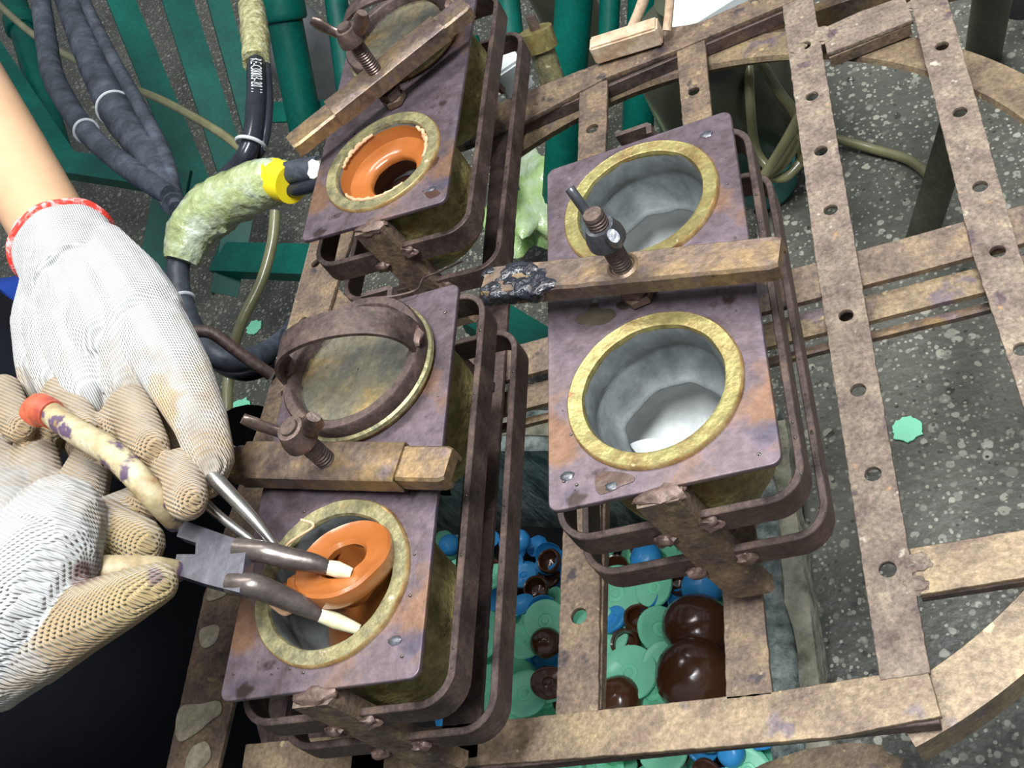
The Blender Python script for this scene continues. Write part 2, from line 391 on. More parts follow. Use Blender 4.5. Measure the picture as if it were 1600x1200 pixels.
def lathe(bm, prof, seg=48, cen=(0, 0, 0), wob=None, cap=False, a0=0, a1=360):
    full = abs(a1 - a0) >= 360
    rings = []
    for i, (r, z) in enumerate(prof):
        ring = []
        for j in range(seg if full else seg + 1):
            a = math.radians(a0 + (a1 - a0) * j / seg)
            rr, zz = r, z
            if wob:
                dr, dz = wob(a, r, z); rr += dr; zz += dz
            ring.append(Vector((cen[0] + rr * math.cos(a), cen[1] + rr * math.sin(a), cen[2] + zz)))
        rings.append(ring)
    ring_faces(bm, rings, full, False, cap)
    return bm

def ball(bm, c, r, sub=2, sc=(1, 1, 1), lump=0, seed=0, rot=None):
    m = bmesh.ops.create_icosphere(bm, subdivisions=sub, radius=1)
    for v in m['verts']:
        d = v.co.copy()
        k = 1 + lump * mnoise.noise(d * 1.7 + Vector((seed, seed * 2, 0)))
        q = Vector((d.x * sc[0], d.y * sc[1], d.z * sc[2])) * r * k
        if rot is not None: q = rot @ q
        v.co = q + Vector(c)
    return bm

def cone(bm, a, b_, ra, rb, seg=16, cap=True):
    a = Vector(a); b_ = Vector(b_); t = (b_ - a).normalized()
    x = Vector((0, 0, 1)) if abs(t.z) < .9 else Vector((1, 0, 0)); nn = (x - t * x.dot(t)).normalized(); bi = t.cross(nn)
    ring_faces(bm, [[p + (nn * math.cos(2 * math.pi * j / seg) + bi * math.sin(2 * math.pi * j / seg)) * r for j in range(seg)] for p, r in ((a, ra), (b_, rb))], True, False, cap)
    return bm

def boxm(bm, c, s, rot=None, bev=0):
    m = bmesh.ops.create_cube(bm, size=1)
    vs = m['verts']
    for v in vs: v.co = Vector((v.co.x * s[0], v.co.y * s[1], v.co.z * s[2]))
    if bev:
        es = list({e for v in vs for e in v.link_edges})
        r = bmesh.ops.bevel(bm, geom=es, offset=bev, segments=2, affect='EDGES')
        vs = list({v for f in r['faces'] for v in f.verts} | {v for v in vs if v.is_valid})
    for v in vs:
        if rot is not None: v.co = rot @ v.co
        v.co += Vector(c)
    return bm

def fused(bm, voxel, smooth=4, lump=0):
    """turn overlapping closed shapes into one continuous surface"""
    me = bpy.data.meshes.new('tmp'); bmesh.ops.recalc_face_normals(bm, faces=bm.faces); bm.to_mesh(me); bm.free()
    t = bpy.data.objects.new('tmp', me); COL.objects.link(t)
    md = t.modifiers.new('r', 'REMESH'); md.mode = 'VOXEL'; md.voxel_size = voxel
    sm = t.modifiers.new('s', 'SMOOTH'); sm.iterations = smooth; sm.factor = .6
    out = bpy.data.meshes.new_from_object(t.evaluated_get(bpy.context.evaluated_depsgraph_get()))
    bpy.data.objects.remove(t); bpy.data.meshes.remove(me)
    for p in out.polygons: p.use_smooth = True
    return out

def copy_tree(o, parent=None):
    c = o.copy(); COL.objects.link(c)
    if parent: c.parent = parent
    for ch in list(o.children): copy_tree(ch, c)
    return c

# ------------------------------------------------------------------ setting: floor
FZ = -.85
fm = B()
N = 40
for_v = [[fm.verts.new((-3.2 + 5.2 * i / N, -1.6 + 5.6 * j / N, FZ)) for j in range(N + 1)] for i in range(N + 1)]
for i in range(N):
    for j in range(N): fm.faces.new((for_v[i][j], for_v[i + 1][j], for_v[i + 1][j + 1], for_v[i][j + 1]))
floor = obj('floor', fm, M['floor']); tag(floor, 'wet exposed-aggregate concrete floor', 'floor', kind='structure')

SZ = -.478
fm = B(); N = 36
g_ = [[fm.verts.new((.0 + 2.2 * i / N + (.012 * mnoise.noise(Vector((j * .9, 3, 0))) if i == 0 else 0), -1.6 + 4.6 * j / N, SZ)) for j in range(N + 1)] for i in range(N + 1)]
for i in range(N):
    for j in range(N): fm.faces.new((g_[i][j], g_[i + 1][j], g_[i + 1][j + 1], g_[i][j + 1]))
ex = bmesh.ops.extrude_face_region(fm, geom=fm.faces[:])
bmesh.ops.translate(fm, verts=[v for v in ex['geom'] if isinstance(v, bmesh.types.BMVert)], vec=(0, 0, FZ - SZ))
slab = obj('floor', fm, M['floor'], smooth=False); tag(slab, 'raised concrete floor to the right of the trough', 'floor', kind='structure')

# ------------------------------------------------------------------ steel rack (one welded frame)
RZ = -.16
rack = empty('steel_rack', 'rusty welded flat-bar rack with rows of punched holes carrying the mould plates', 'rack', (0, 0, RZ))
def R2(px, py): v = P(px, py, RZ); return (v.x, v.y)
def rbar(name, quad, holes, m, z=0, th=.005, jagg=.0004, lab=None, hr=.0062):
    outl = [jag(quad, jagg, .0035, rnd.random() * 9)]
    for h in holes: outl.append(circ(h[0], h[1], hr, 24, .0002, rnd.random() * 9)[::-1])
    o = flat(name, outl, th, m, rack, z=z)
    if lab: o['label'] = lab
    return o
def flange(name, a, b_, h, m, th=.004, z=0):
    bm = B(); sweep_rect(bm, catmull([(a[0], a[1], z - h / 2 - .003), (b_[0], b_[1], z - h / 2 - .003)], 12), h, th)
    return obj(name, bm, m, rack)
# long perforated bars
hA = [R2(*q) for q in ((1257.5, 72), (1269, 151), (1283, 236.5), (1298, 328.5), (1322, 493.5), (1341, 610), (1364, 741), (1387, 890))]
rbar('perforated_bar', [R2(1376.7, 1062), R2(1451.7, 1050), R2(1338, 400), R2(1270, 0), R2(1250, -120), R2(1205, -120), R2(1222, 0), R2(1275, 400)], hA, M['bar'], z=.001)
hB = [R2(*q) for q in ((1472, 72.5), (1500, 176), (1531.5, 292), (1559, 393.5), (1597, 546))]
bB = [R2(1620, 690), R2(1690, 660), R2(1593, 400), R2(1480, 0), R2(1450, -110), R2(1400, -110), R2(1423, 0), R2(1521.7, 400)]
rbar('perforated_bar', bB, hB, M['bar'], z=.001)
hC = [R2(925, 200.7), R2(904, 962)]
rbar('perforated_bar', [R2(869, 1116), R2(933, 1109), R2(945, 250), R2(948, 125), R2(906.7, 127), R2(903, 250)], hC, M['bar2'], hr=.0068)
flange('bar_flange', R2(931, 1105), R2(944, 600), .010, M['bar2'], z=-.001)
hD = [R2(1084, 142)]
rbar('perforated_bar', [R2(1136, 1092), R2(1205, 1084), R2(1189, 921), R2(1112, 190), R2(1100, 62), R2(1057, 70), R2(1067, 190), R2(1130, 921)], hD, M['bar2'])
# bars under the left-hand moulds
rbar('perforated_bar', [(-.226, -.155), (-.196, -.155), (-.17, .53), (-.20, .53)], [(-.2, .3), (-.205, .2)], M['strap'])
rbar('perforated_bar', [(-.30, -.155), (-.272, -.155), (-.27, .53), (-.30, .53)], [(-.285, .25), (-.285, .33)], M['bar2'])
# left rail
hL = [R2(493, 411), R2(473, 502), R2(446, 612)]
rbar('rail', [(-.478, -.20), (-.42, -.20), (-.425, -.137), (-.385, .30), (-.362, .43), (-.355, .56), (-.405, .56), (-.418, .42), (-.4336, .267), (-.472, .02)], hL, M['bar2'],
     lab='left side rail caked with pale dried paste')
bm = B(); sweep_rect(bm, catmull([(-.470, .02, -.022), (-.436, .267, -.022), (-.42, .42, -.022), (-.407, .56, -.022)], 6), .04, .004); obj('rail_flange', bm, M['bar'], rack)
rbar('gusset', [(-.43, .245), (-.37, .13), (-.31, .16), (-.345, .30), (-.39, .36)], [], M['bar2'], z=-.006)
rbar('gusset', [(-.44, -.02), (-.38, -.14), (-.32, -.15), (-.30, -.05)], [], M['strap'], z=-.007)
# front and back cross bars
rbar('cross_bar', [(-.40, -.150), (-.211, -.1595), (-.08, -.166), (.048, -.171), (.1125, -.1665), (.1105, -.137), (.015, -.1388), (-.08, -.1355), (-.176, -.132), (-.40, -.122)], [], M['rim'], th=.006,
     lab='front cross bar with ochre rust')
flange('bar_flange', (-.21, -.161), (.111, -.168), .012, M['strap'], z=-.001)
bk = [R2(1223, 10), R2(1100, 62), R2(1057, 80), R2(947, 123), R2(827, 187), R2(770, 215), R2(700, 240), R2(700, 200), R2(770, 168), R2(837, 140), R2(940, 100), R2(1047, 47), R2(1093, 38), R2(1160, 8), R2(1300, -60), R2(1330, -35)]
rbar('cross_bar', bk, [], M['bar2'], th=.006, z=.002)
flange('bar_flange', R2(790, 196), R2(1220, 12), .014, M['strap'], z=-.001)
# braces
rbar('brace', [R2(1285, 45), R2(1293, 82), R2(1345, 62), R2(1425, 30), R2(1412, -6), R2(1340, 20)], [], M['bar'], z=0)
flange('bar_flange', R2(1293, 82), R2(1420, 30), .012, M['bar2'], z=-.002)
rbar('brace', [R2(1422, 858), R2(1437, 927), R2(1640, 895), R2(1640, 822)], [], M['rim'], z=0)
flange('bar_flange', R2(1437, 925), R2(1640, 894), .008, M['strap'], z=-.001)
# channel beam running crossways under the bars
def beamstrip(y0, y1, z, th, m, name='channel_beam', x0=-.33, x1=.33, tilt=0):
    bm = B(); n = 30; rings = []
    for i in range(n + 1):
        x = x0 + (x1 - x0) * i / n; e = .0008 * mnoise.noise(Vector((x * 90, y0 * 99, 1)))
        rings.append([(x, y0 + e, z), (x, y1 + e, z + tilt), (x, y1 + e, z - th + tilt), (x, y0 + e, z - th)])
    ring_faces(bm, rings); return obj(name, bm, m, rack)
beamstrip(.172, .204, -.008, .005, M['bar2'], tilt=.004)
beamstrip(.199, .204, -.008, .030, M['bar'])
beamstrip(.146, .170, -.020, .005, M['rim'])
beamstrip(.138, .145, -.032, .005, M['clamp'])
# wheel rim below the bars
bm = B()
CX, CY = -.04, .170
prof = [(.372, -.020), (.338, -.018), (.336, -.023), (.366, -.026), (.366, -.052), (.372, -.052)]
rings = []
for j in range(97):
    a = math.radians(-69 + 189 * j / 96)
    rings.append([Vector((CX + r * math.cos(a), CY + r * math.sin(a), z)) for r, z in prof])
ring_faces(bm, rings)
tag(obj('wheel_rim', bm, M['rim'], rack), 'curved ochre rim arcing under the bars')
bm = B(); tube(bm, [P(296, 519, -.09) - Vector((0, 0, RZ)), P(330, 520, -.10) - Vector((0, 0, RZ)), P(375, 552, -.125) - Vector((0, 0, RZ)), P(424, 586, -.155) - Vector((0, 0, RZ))], .0062)
tag(obj('hook_rod', bm, M['strap'], rack), 'bent dark rod hook')
# welds on the rack
for q in ((1430, 8), (1290, 60), (1435, 880), (1432, 915), (1282, 50), (1245, 78)):
    bm = B(); v = P(q[0], q[1], RZ); ball(bm, (v.x, v.y, 0), .007, 3, (1.2, .9, .35), .45, q[0]); obj('weld_bead', bm, M['bar'], rack)

# dried paste caked on the left rail
M['paste'] = mat('pale_dried_paste', [(.20, .16, .11), (.36, .31, .22), (.46, .42, .33)], 50, .6, 0, 1.0, 120, bdist=.003, grain=.3)
for k, pix in enumerate((((316, 984), (342, 979), (338, 1002), (322, 1012), (314, 1004)), ((284, 1106), (315, 1101), (343, 1097), (346, 1114), (330, 1126), (314, 1141), (300, 1150), (282, 1158), (276, 1138)), ((330, 915), (362, 912), (352, 930), (326, 938)), ((300, 1172), (322, 1160), (330, 1180), (316, 1200), (292, 1204)))):
    cp = catmull([P(x, y, RZ) for x, y in pix], 6, True)
    flat('dried_paste', [[(q.x, q.y) for q in cp]], .0016, M['paste'], rack, z=.0015, bevel=.0005)
# rusty plate under the front bar at the picture bottom
bm = B(); q = [P(x, y, -.30) for x, y in ((1130, 1260), (1150, 1215), (1195, 1192), (1260, 1170), (1330, 1160), (1378, 1164), (1384, 1176), (1412, 1186), (1404, 1204), (1370, 1260))]
ring_faces(bm, [[v - Vector((0, 0, .006)) for v in q], q]); tag(obj('rusty_plate', bm, M['rim'], smooth=False), 'ochre rusty plate corner at the very bottom below the front cross bar', 'plate')

# ------------------------------------------------------------------ moulds
W2 = .07; YS = -.0695; YL = .2215; D = .1588
def wing_nut(bm, zc, ang, r=.0125):
    lathe(bm, [(.004, zc - .007), (r, zc - .007), (r * .98, zc - .002), (r * .72, zc + .007), (.005, zc + .0075)], 24)
    for s in (-1, 1):
        d = Vector((math.cos(ang) * s, math.sin(ang) * s, 0)); u = Vector((0, 0, 1)); nrm = d.cross(u)
        ctr = [d * .008 + u * zc, d * .016 + u * (zc + .006), d * .024 + u * (zc + .014), d * .0285 + u * (zc + .020)]
        wd = [.0060, .0058, .0074, .0045]
        rings = []
        for c, w_ in zip(catmull(ctr, 4), [wd[min(3, int(i / 4))] + (wd[min(3, int(i / 4) + 1)] - wd[min(3, int(i / 4))]) * ((i % 4) / 4) for i in range(13)]):
            t = (d * .6 + u * .8).normalized(); side = t.cross(nrm)
            rings.append([c + side * (w_ * math.cos(2 * math.pi * j / 14)) + nrm * (.0032 * math.sin(2 * math.pi * j / 14)) for j in range(14)])
        ring_faces(bm, rings)
    return bm

def bolt_mesh(z0, z1, r=.0068, pitch=.0026):
    bm = B(); prof = [(0.0001, z0)]
    z = z0
    while z < z1 - pitch:
        prof += [(r * .84, z), (r, z + pitch * .45), (r, z + pitch * .6)]; z += pitch
    prof += [(r * .85, z1), (.0001, z1)]
    return lathe(bm, prof, 20)

def hexnut(z0, z1, r, rot=0):
    bm = B(); rings = []
    for rr, z in ((r * .93, z0), (r, z0 + .0012), (r, z1 - .0012), (r * .9, z1)):
        rings.append([(rr * math.cos(math.radians(60 * k + rot)), rr * math.sin(math.radians(60 * k + rot)), z) for k in range(6)])
    ring_faces(bm, rings); return bm

def plate_leg(t, ysign, yedge):
    """angle-iron leg welded to the short edge of the plate"""
    y = yedge + ysign * .001
    bm = B(); rings = []
    for z, x0, x1 in ((-.0022, -.016, .012), (-.02, -.014, .014), (-.05, -.011, .017), (-.10, -.006, .023), (-.136, -.001, .027), (-.143, .006, .029)):
        rings.append([(x0, y, z), (x1 - .003, y, z), (x1, y - ysign * .003, z), (x1, y - ysign * .012, z), (x1 - .004, y - ysign * .012, z), (x1 - .004, y - ysign * .004, z), (x0, y - ysign * .004, z)])
    ring_faces(bm, rings)
    return obj('leg', bm, M['bar2'] if ysign < 0 else M['strap'], t, smooth=False)

def make_mould(label, loc, rz, cfg):
    t = empty('mould_carrier', label, 'mould carrier', loc, rz)
    rr = random.Random(cfg['seed'])
    pl = flat('plate', [rrect(-W2, W2, YS, YL, .006), circ(0, 0, .0475)[::-1], circ(0, D, .0475)[::-1]], .004, M['plate'], t, z=0, bevel=.0008)
    for k, cy in enumerate((0, D)):
        # brass seat ring
        bm = B(); lathe(bm, [(.0452, .0005), (.0462, .0028), (.0480, .0031), (.0545, .0029), (.0556, .0031), (.0566, .0022), (.0570, -.0002), (.0568, -.003), (.0452, -.004), (.0452, .0005)], 72, (0, cy, 0),
                        wob=lambda a, r, z, s=rr.random() * 9: (.0004 * mnoise.noise(Vector((math.cos(a) * 4, math.sin(a) * 4, s))), .0003 * mnoise.noise(Vector((math.cos(a) * 6, math.sin(a) * 6, s)))))
        o = obj('seat_ring', bm, [cfg['ring'], M['brassedge']], t)
        for p in o.data.polygons:
            if math.hypot(p.center.x, p.center.y - cy) > .0552: p.material_index = 1
        # grey lining: wall, torn ledge and cavity
        s = rr.random() * 20
        def wob(a, r, z, s=s):
            d = max(0, min(1, -z / .03))
            n_ = mnoise.noise(Vector((math.cos(a) * 1.8 + s, math.sin(a) * 1.8, z * 45)))
            n2 = mnoise.noise(Vector((math.cos(a) * 5 + s, math.sin(a) * 5, z * 110)))
            lip = math.exp(-((z + .048) / .004) ** 2) * (1 if r < .04 else 0)
            return (d * (.0028 * n_ + .0012 * n2), d * .002 * n_ + lip * .001)
        bm = B()
        prof = [(.0455, .0010), (.0445, -.004), (.0442, -.012), (.0448, -.018), (.0458, -.0205), (.0450, -.024), (.0435, -.032), (.0415, -.039), (.039, -.044), (.0365, -.047), (.0350, -.0485), (.0345, -.0500),
                (.0370, -.052), (.044, -.056), (.050, -.066), (.050, -.078), (.042, -.090), (.028, -.097), (.012, -.099), (.0006, -.099)]
        lathe(bm, prof, 72, (0, cy, 0), wob)
        o = obj('mould_lining', bm, [M['grey'], M['greylight']], t, angle=80)
        for p in o.data.polygons:
            if p.center.z < -.0505: p.material_index = 1
        # cast mould body below the plate
        bm = B()
        def wob2(a, r, z, s=s):
            n_ = mnoise.noise(Vector((math.cos(a) * 1.5 + s * 2, math.sin(a) * 1.5, z * 22))); n2 = mnoise.noise(Vector((math.cos(a) * 5, math.sin(a) * 5 + s, z * 90)))
            k_ = 1 if r > .01 else 0
            return (k_ * (.0045 * n_ + .0012 * n2), 0)
        prof = [(.050, -.0045), (.0535, -.010), (.057, -.020), (.0595, -.035), (.0605, -.055), (.058, -.075), (.053, -.090), (.045, -.101), (.030, -.108), (.0006, -.110)]
        lathe(bm, prof, 64, (0, cy, 0), wob2)
        obj('mould_body', bm, M['pot'], t, angle=80)
    # two flat-strap hoops
    for hz, ex in ((-.040, .005), (-.090, .008)):
        path = [(x, y, hz) for x, y in rrect(-W2 - ex, W2 + ex, YS - .0055, YL + .015, .021, 8)]
        # densify the long sides
        dense = []
        for i, p in enumerate(path):
            q = path[(i + 1) % len(path)]; L = math.dist(p, q); k = max(1, int(L / .02))
            for j in range(k):
                pp = Vector(p).lerp(Vector(q), j / k); pp.z += .0008 * mnoise.noise(pp * 20); dense.append(pp)
        bm = B(); sweep_rect(bm, dense, .022, .0050, True)
        obj('strap_hoop', bm, M['strap'], t)
    plate_leg(t, -1, YS - .0085); plate_leg(t, 1, YL + .018)
    for (x, z) in ((-.013, -.045), (.018, -.036), (-.009, -.094), (.025, -.088)):
        bm = B(); ball(bm, (x, YS - .0100, z), .0062, 3, (1.15, .6, .95), .5, x * 900); obj('weld_bead', bm, M['weld'], t)
    bm = B(); ball(bm, (-.002, YS - .003, -.0035), .0075, 3, (2.1, .9, .60), .45, cfg['seed']); obj('weld_bead', bm, M['weld'], t)
    for (x, y) in cfg['dots']:
        bm = B(); ball(bm, (x, y, 0), .0036, 2, (1.3, .9, .32), .3, x * 77); obj('rivet_head', bm, M['nutgrey'], t)
    # clamp
    by = .0755
    bx = cfg.get('bx', 0)
    c = empty('clamp', None, None, (bx, by, 0), 0); del_ = c; c.parent = t
    zb = cfg['barz']
    obj('bolt', bolt_mesh(.0, cfg['bolt']), cfg['boltmat'], c)
    obj('hex_nut', hexnut(.001, .008, .0118, 10), M['clamp'], c)
    obj('hex_nut', hexnut(.0082, .0165, .0112, 40), M['bolt'], c)
    wb = B(); wing_nut(wb, cfg['nutz'], cfg['wing']); obj('wing_nut', wb, cfg['nutmat'], c)
    a = cfg['bara']; half = cfg['half']; offx = cfg['off']
    rot = Matrix.Rotation(a, 3, 'Z')
    outl = [(-half[0], -.0125), (half[1], -.0125), (half[1] + .003, -.009), (half[1] + .001, .011), (-half[0] + .002, .0125)]
    bm = B()
    rings = []
    nseg = 40
    for i in range(nseg + 1):
        x = -half[0] + (half[0] + half[1]) * i / nseg
        e = .0006 * mnoise.noise(Vector((x * 80, cfg['seed'], 0)))
        h = .0125; hh = .0045
        k = 1
        if i in (0, nseg): k = .86
        sec = [(-h * k, -hh - .004), (-h * k, hh - .0018), (-h * k + .0018, hh), (h * k - .0018, hh), (h * k, hh - .0018), (h * k, -hh - .004), (h * k - .003, -hh - .004), (h * k - .003, -hh), (-h * k + .003, -hh), (-h * k + .003, -hh - .004)]
        rings.append([rot @ Vector((x, y_ + e, z_)) + Vector((0, 0, zb)) for y_, z_ in sec])
    ring_faces(bm, rings)
    # locator sleeve round the bolt hole
    lathe(bm, [(.0068, zb + .004), (.0085, zb + .0058), (.0105, zb + .0046)], 28)
    obj('clamp_bar', bm, M['clamp'], c)
    if cfg.get('sleeve'):
        s0, s1 = cfg['sleeve']
        bm = B(); rings = []
        for i in range(21):
            x = s0 + (s1 - s0) * i / 20
            h = .0142; hh = .0062
            sec = [(-h, -hh - .003), (-h, hh - .0012), (-h + .0015, hh), (h - .0015, hh), (h, hh - .0012), (h, -hh - .003), (h - .0014, -hh - .003), (h - .0014, hh - .0016), (-h + .0014, hh - .0016), (-h + .0014, -hh - .003)]
            rings.append([rot @ Vector((x, y_ + .0004 * mnoise.noise(Vector((x * 200, y_ * 99, 4))), z_)) + Vector((0, 0, zb)) for y_, z_ in sec])
        ring_faces(bm, rings); obj('bar_sleeve', bm, M['clamp'], c)
    if cfg.get('tar'):
        bm = B()
        for k in range(26):
            x = -half[0] + .002 + .050 * rr.random() ** 1.3; y_ = -.0115 + .023 * rr.random() * (1 - max(0, (x + half[0] - .028)) / .026 * .75)
            ball(bm, rot @ Vector((x, y_, .0028)) + Vector((0, 0, zb)), .0058, 2, (1.3, .9, .45), .6, k)
        for k in range(18):
            x = -half[0] + .001 + .045 * rr.random()
            ball(bm, rot @ Vector((x, -.0125, -.004 * rr.random())) + Vector((0, 0, zb)), .005, 2, (1.3, .45, .9), .6, k)
        obj('tar_coating', fused(bm, .0012, 2), M['tar'], c)['label'] = 'glossy black tar on the end of the clamp bar'
    return t

mR = make_mould('steel mould plate with two open grey-lined moulds, its clamp bar tipped with black tar', (0, 0, 0), 0,
                dict(seed=3, ring=M['brass'], dots=[(.052, .205), (-.030, -.062), (-.058, -.048)], barz=.028, bolt=.084, nutz=.066, wing=math.radians(118), nutmat=M['nutgrey'], boltmat=M['bolt'],
                     bara=math.radians(-13.5), half=(.102, .100), off=0, tar=True, bx=-.0045))
mL = make_mould('steel mould plate nearest the gloved hands, one mould lidded and one being emptied', (-.216, -.0907, .008), math.radians(-2.2),
                dict(seed=5, ring=M['brassdull'], dots=[(.052, -.046)], barz=.018, bolt=.067, nutz=.058, wing=math.radians(-12), nutmat=M['bolt'], boltmat=M['bolt'],
                     bara=math.radians(-12.5), half=(.088, .094), off=0, sleeve=(-.075, .058), bx=-.002))
mT = make_mould('steel mould plate at the top left behind the lidded one, holding an unfinished orange cap', (-.2332, .3202, -.016), math.radians(-3.8),
                dict(seed=9, ring=M['brassdull'], dots=[(.055, -.052)], barz=.032, bolt=.090, nutz=.080, wing=math.radians(-18), nutmat=M['bolt'], boltmat=M['bolt'],
                     bara=math.radians(35), half=(.098, .100), off=0, sleeve=(-.052, .070), bx=.002))

def patch(parent, pix, z0, zl, m, name='wet_stain'):
    inv = (Matrix.Translation(parent.location) @ Matrix.Rotation(parent.rotation_euler[2], 4, 'Z')).inverted()
    pl_ = catmull([inv @ P(x, y, z0) for x, y in pix], 6, True)
    return flat(name, [[(q.x, q.y) for q in pl_]], .0004, m, parent, z=zl, bevel=.00008)
M['wet'] = mat('oily_wet_stain', [(.035, .03, .022), (.075, .062, .045)], 30, .12, .2, .2, 60, coat=.6)
M['wetbrown'] = mat('red_brown_wet_stain', [(.05, .022, .015), (.09, .045, .03)], 30, .15, .2, .2, 60, coat=.6)
patch(mR, [(928, 468), (918, 485), (903, 495), (900, 503), (918, 508), (945, 506), (962, 495), (958, 484), (938, 482), (934, 468)], 0, .0004, M['wet'])
patch(mR, [(968, 472), (985, 470), (990, 478), (975, 484), (963, 480)], 0, .0004, M['wet'])
patch(mR, [(933, 744), (950, 737), (985, 742), (990, 752), (970, 760), (955, 768), (936, 772), (930, 757)], 0, .0004, M['wetbrown'])
patch(mT, [(652, 262), (672, 250), (686, 245), (680, 258), (664, 270), (655, 272)], -.016, .0004, M['wetbrown'])
patch(mT, [(664, 302), (678, 296), (688, 303), (672, 310)], -.016, .0004, M['wetbrown'])
def droplets(parent, seed, n_):
    r_ = random.Random(seed); bm = B()
    for k in range(n_):
        x, y = r_.uniform(-.064, .064), r_.uniform(YS + .006, YL - .006)
        if math.hypot(x, y) < .058 or math.hypot(x, y - D) < .060 or abs(y - .0755) < .02: continue
        ball(bm, (x, y, .0003), r_.uniform(.0006, .0013), 1, (1.2, 1, .7))
    for k in range(n_ // 4):
        y = r_.uniform(YS, YL); ball(bm, (W2 + .005 + (0 if k % 2 else .003), y, -.029 if k % 2 else -.079), r_.uniform(.0005, .0012), 1, (1.2, 1.4, .7))
    o = obj('droplets', bm, M['wet'], parent); o['kind'] = 'stuff'
droplets(mR, 1, 60); droplets(mL, 2, 80); droplets(mT, 3, 50)
# lids with strap handle
def make_lid(label, parent_mould):
    t = empty('pot_cover', label, 'lid', (0, 0, 0))
    t.matrix_world = Matrix.Translation(parent_mould.location) @ Matrix.Rotation(parent_mould.rotation_euler[2], 4, 'Z') @ Matrix.Translation((0, D, .0036))
    bm = B(); lathe(bm, [(.0006, .004), (.030, .004), (.0455, .0045), (.0465, .006), (.0475, .014), (.0490, .0155), (.0550, .0155), (.0562, .014), (.0562, .004), (.056, .0004), (.0006, .0004)], 72,
                    wob=lambda a, r, z: (.0004 * mnoise.noise(Vector((math.cos(a) * 3, math.sin(a) * 3, 8))) if r > .01 else 0, 0))
    o = obj('lid_body', bm, [M['strap'], M['lid']], t)
    for p in o.data.polygons:
        if p.center.xy.length < .046 and p.center.z > .003: p.material_index = 1
    bm = B(); lathe(bm, [(.0545, .0005), (.0545, .0035), (.0565, .0046), (.0585, .0035), (.0590, .0005), (.0545, .0005)], 72); obj('gasket_ring', bm, M['brassdull'], t)
    bm = B(); pts = []
    for i in range(29):
        a = math.pi * i / 28
        pts.append(Vector((-.053 * math.cos(a), .004, .015 + .036 * math.sin(a) ** .8)))
    rings = []
    for i, p in enumerate(pts):
        tan = (pts[min(i + 1, 28)] - pts[max(i - 1, 0)]).normalized(); nn = tan.cross(Vector((0, 1, 0))); hw = .0115
        rings.append([p + Vector((0, -hw, 0)) - nn * .0014, p + Vector((0, hw, 0)) - nn * .0014, p + Vector((0, hw, 0)) + nn * .0014, p + Vector((0, -hw, 0)) + nn * .0014])
    ring_faces(bm, rings); obj('handle', bm, M['strap'], t)
    for s in (-1, 1):
        bm = B(); ball(bm, (s * .0530, .004, .0165), .0065, 2, (1, 1.4, .6), .5, s); obj('weld_bead', bm, M['weld'], t)
    return t
make_lid('round steel lid with arched strap handle on the middle-left mould', mL)
make_lid('round steel lid with arched strap handle under the topmost clamp bar', mT)
# ------------------------------------------------------------------ orange castings
def local(m, x, y, z): return m.matrix_world @ Vector((x, y, z)) if False else Matrix.Translation(m.location) @ Matrix.Rotation(m.rotation_euler[2], 4, 'Z') @ Vector((x, y, z))
t = empty('vinyl_casting', 'orange vinyl casting still seated in the top-left mould ring', 'casting', local(mT, 0, 0, 0))
bm = B(); lathe(bm, [(.0436, -.001), (.0430, -.006), (.0405, -.0125), (.0375, -.0135), (.030, -.0150), (.0245, -.0165), (.0225, -.019), (.0225, -.023), (.026, -.027), (.036, -.030), (.0435, -.018), (.0436, -.001)], 64,
                wob=lambda a, r, z: (.0008 * mnoise.noise(Vector((math.cos(a) * 2, math.sin(a) * 2, 3))), 0))
obj('cap_ring', bm, M['orange'], t)
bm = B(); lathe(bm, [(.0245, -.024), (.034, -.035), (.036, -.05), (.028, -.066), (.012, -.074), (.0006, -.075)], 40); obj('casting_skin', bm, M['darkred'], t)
for a0, a1, sd in ((-2.5, -1.0, 1), (-.3, .75, 2), (1.9, 2.9, 3)):
    pts_ = []; rs_ = []
    for k in range(40):
        a = a0 + (a1 - a0) * k / 39; n_ = mnoise.noise(Vector((a * 9, sd, 0))); r_ = .0432 + .0022 * n_
        pts_.append((r_ * math.cos(a), r_ * math.sin(a), .0005 + .001 * n_)); rs_.append(.0012 + .0020 * max(0, mnoise.noise(Vector((a * 14, sd, 5))) + .35) * math.sin(math.pi * (k + .5) / 40))
    bm = B(); tube(bm, pts_, rs_, 8, 1); obj('flash', bm, M['flash'], t)

cl = local(mL, 0, 0, 0)
t = empty('vinyl_casting', 'orange vinyl ring casting being pulled tilted out of its mould by pliers', 'casting', cl)
rotc = Matrix.Rotation(math.radians(2), 3, 'Y') @ Matrix.Rotation(math.radians(-20), 3, 'X')
bm = B()
lathe(bm, [(.0150, .0005), (.0170, .0030), (.0200, .0022), (.0290, .0035), (.0318, .0048), (.0334, .003), (.0330, -.006), (.0310, -.009), (.022, -.008), (.0160, -.004), (.0150, .0005)], 64,
      wob=lambda a, r, z: (.0014 * mnoise.noise(Vector((math.cos(a) * 1.5, math.sin(a) * 1.5, 5))), .0010 * mnoise.noise(Vector((math.cos(a) * 2, math.sin(a) * 2, 9)))))
off = P(538, 878, .016) - cl
for v in bm.verts: v.co = rotc @ v.co + off
obj('cap_ring', bm, M['orange'], t)
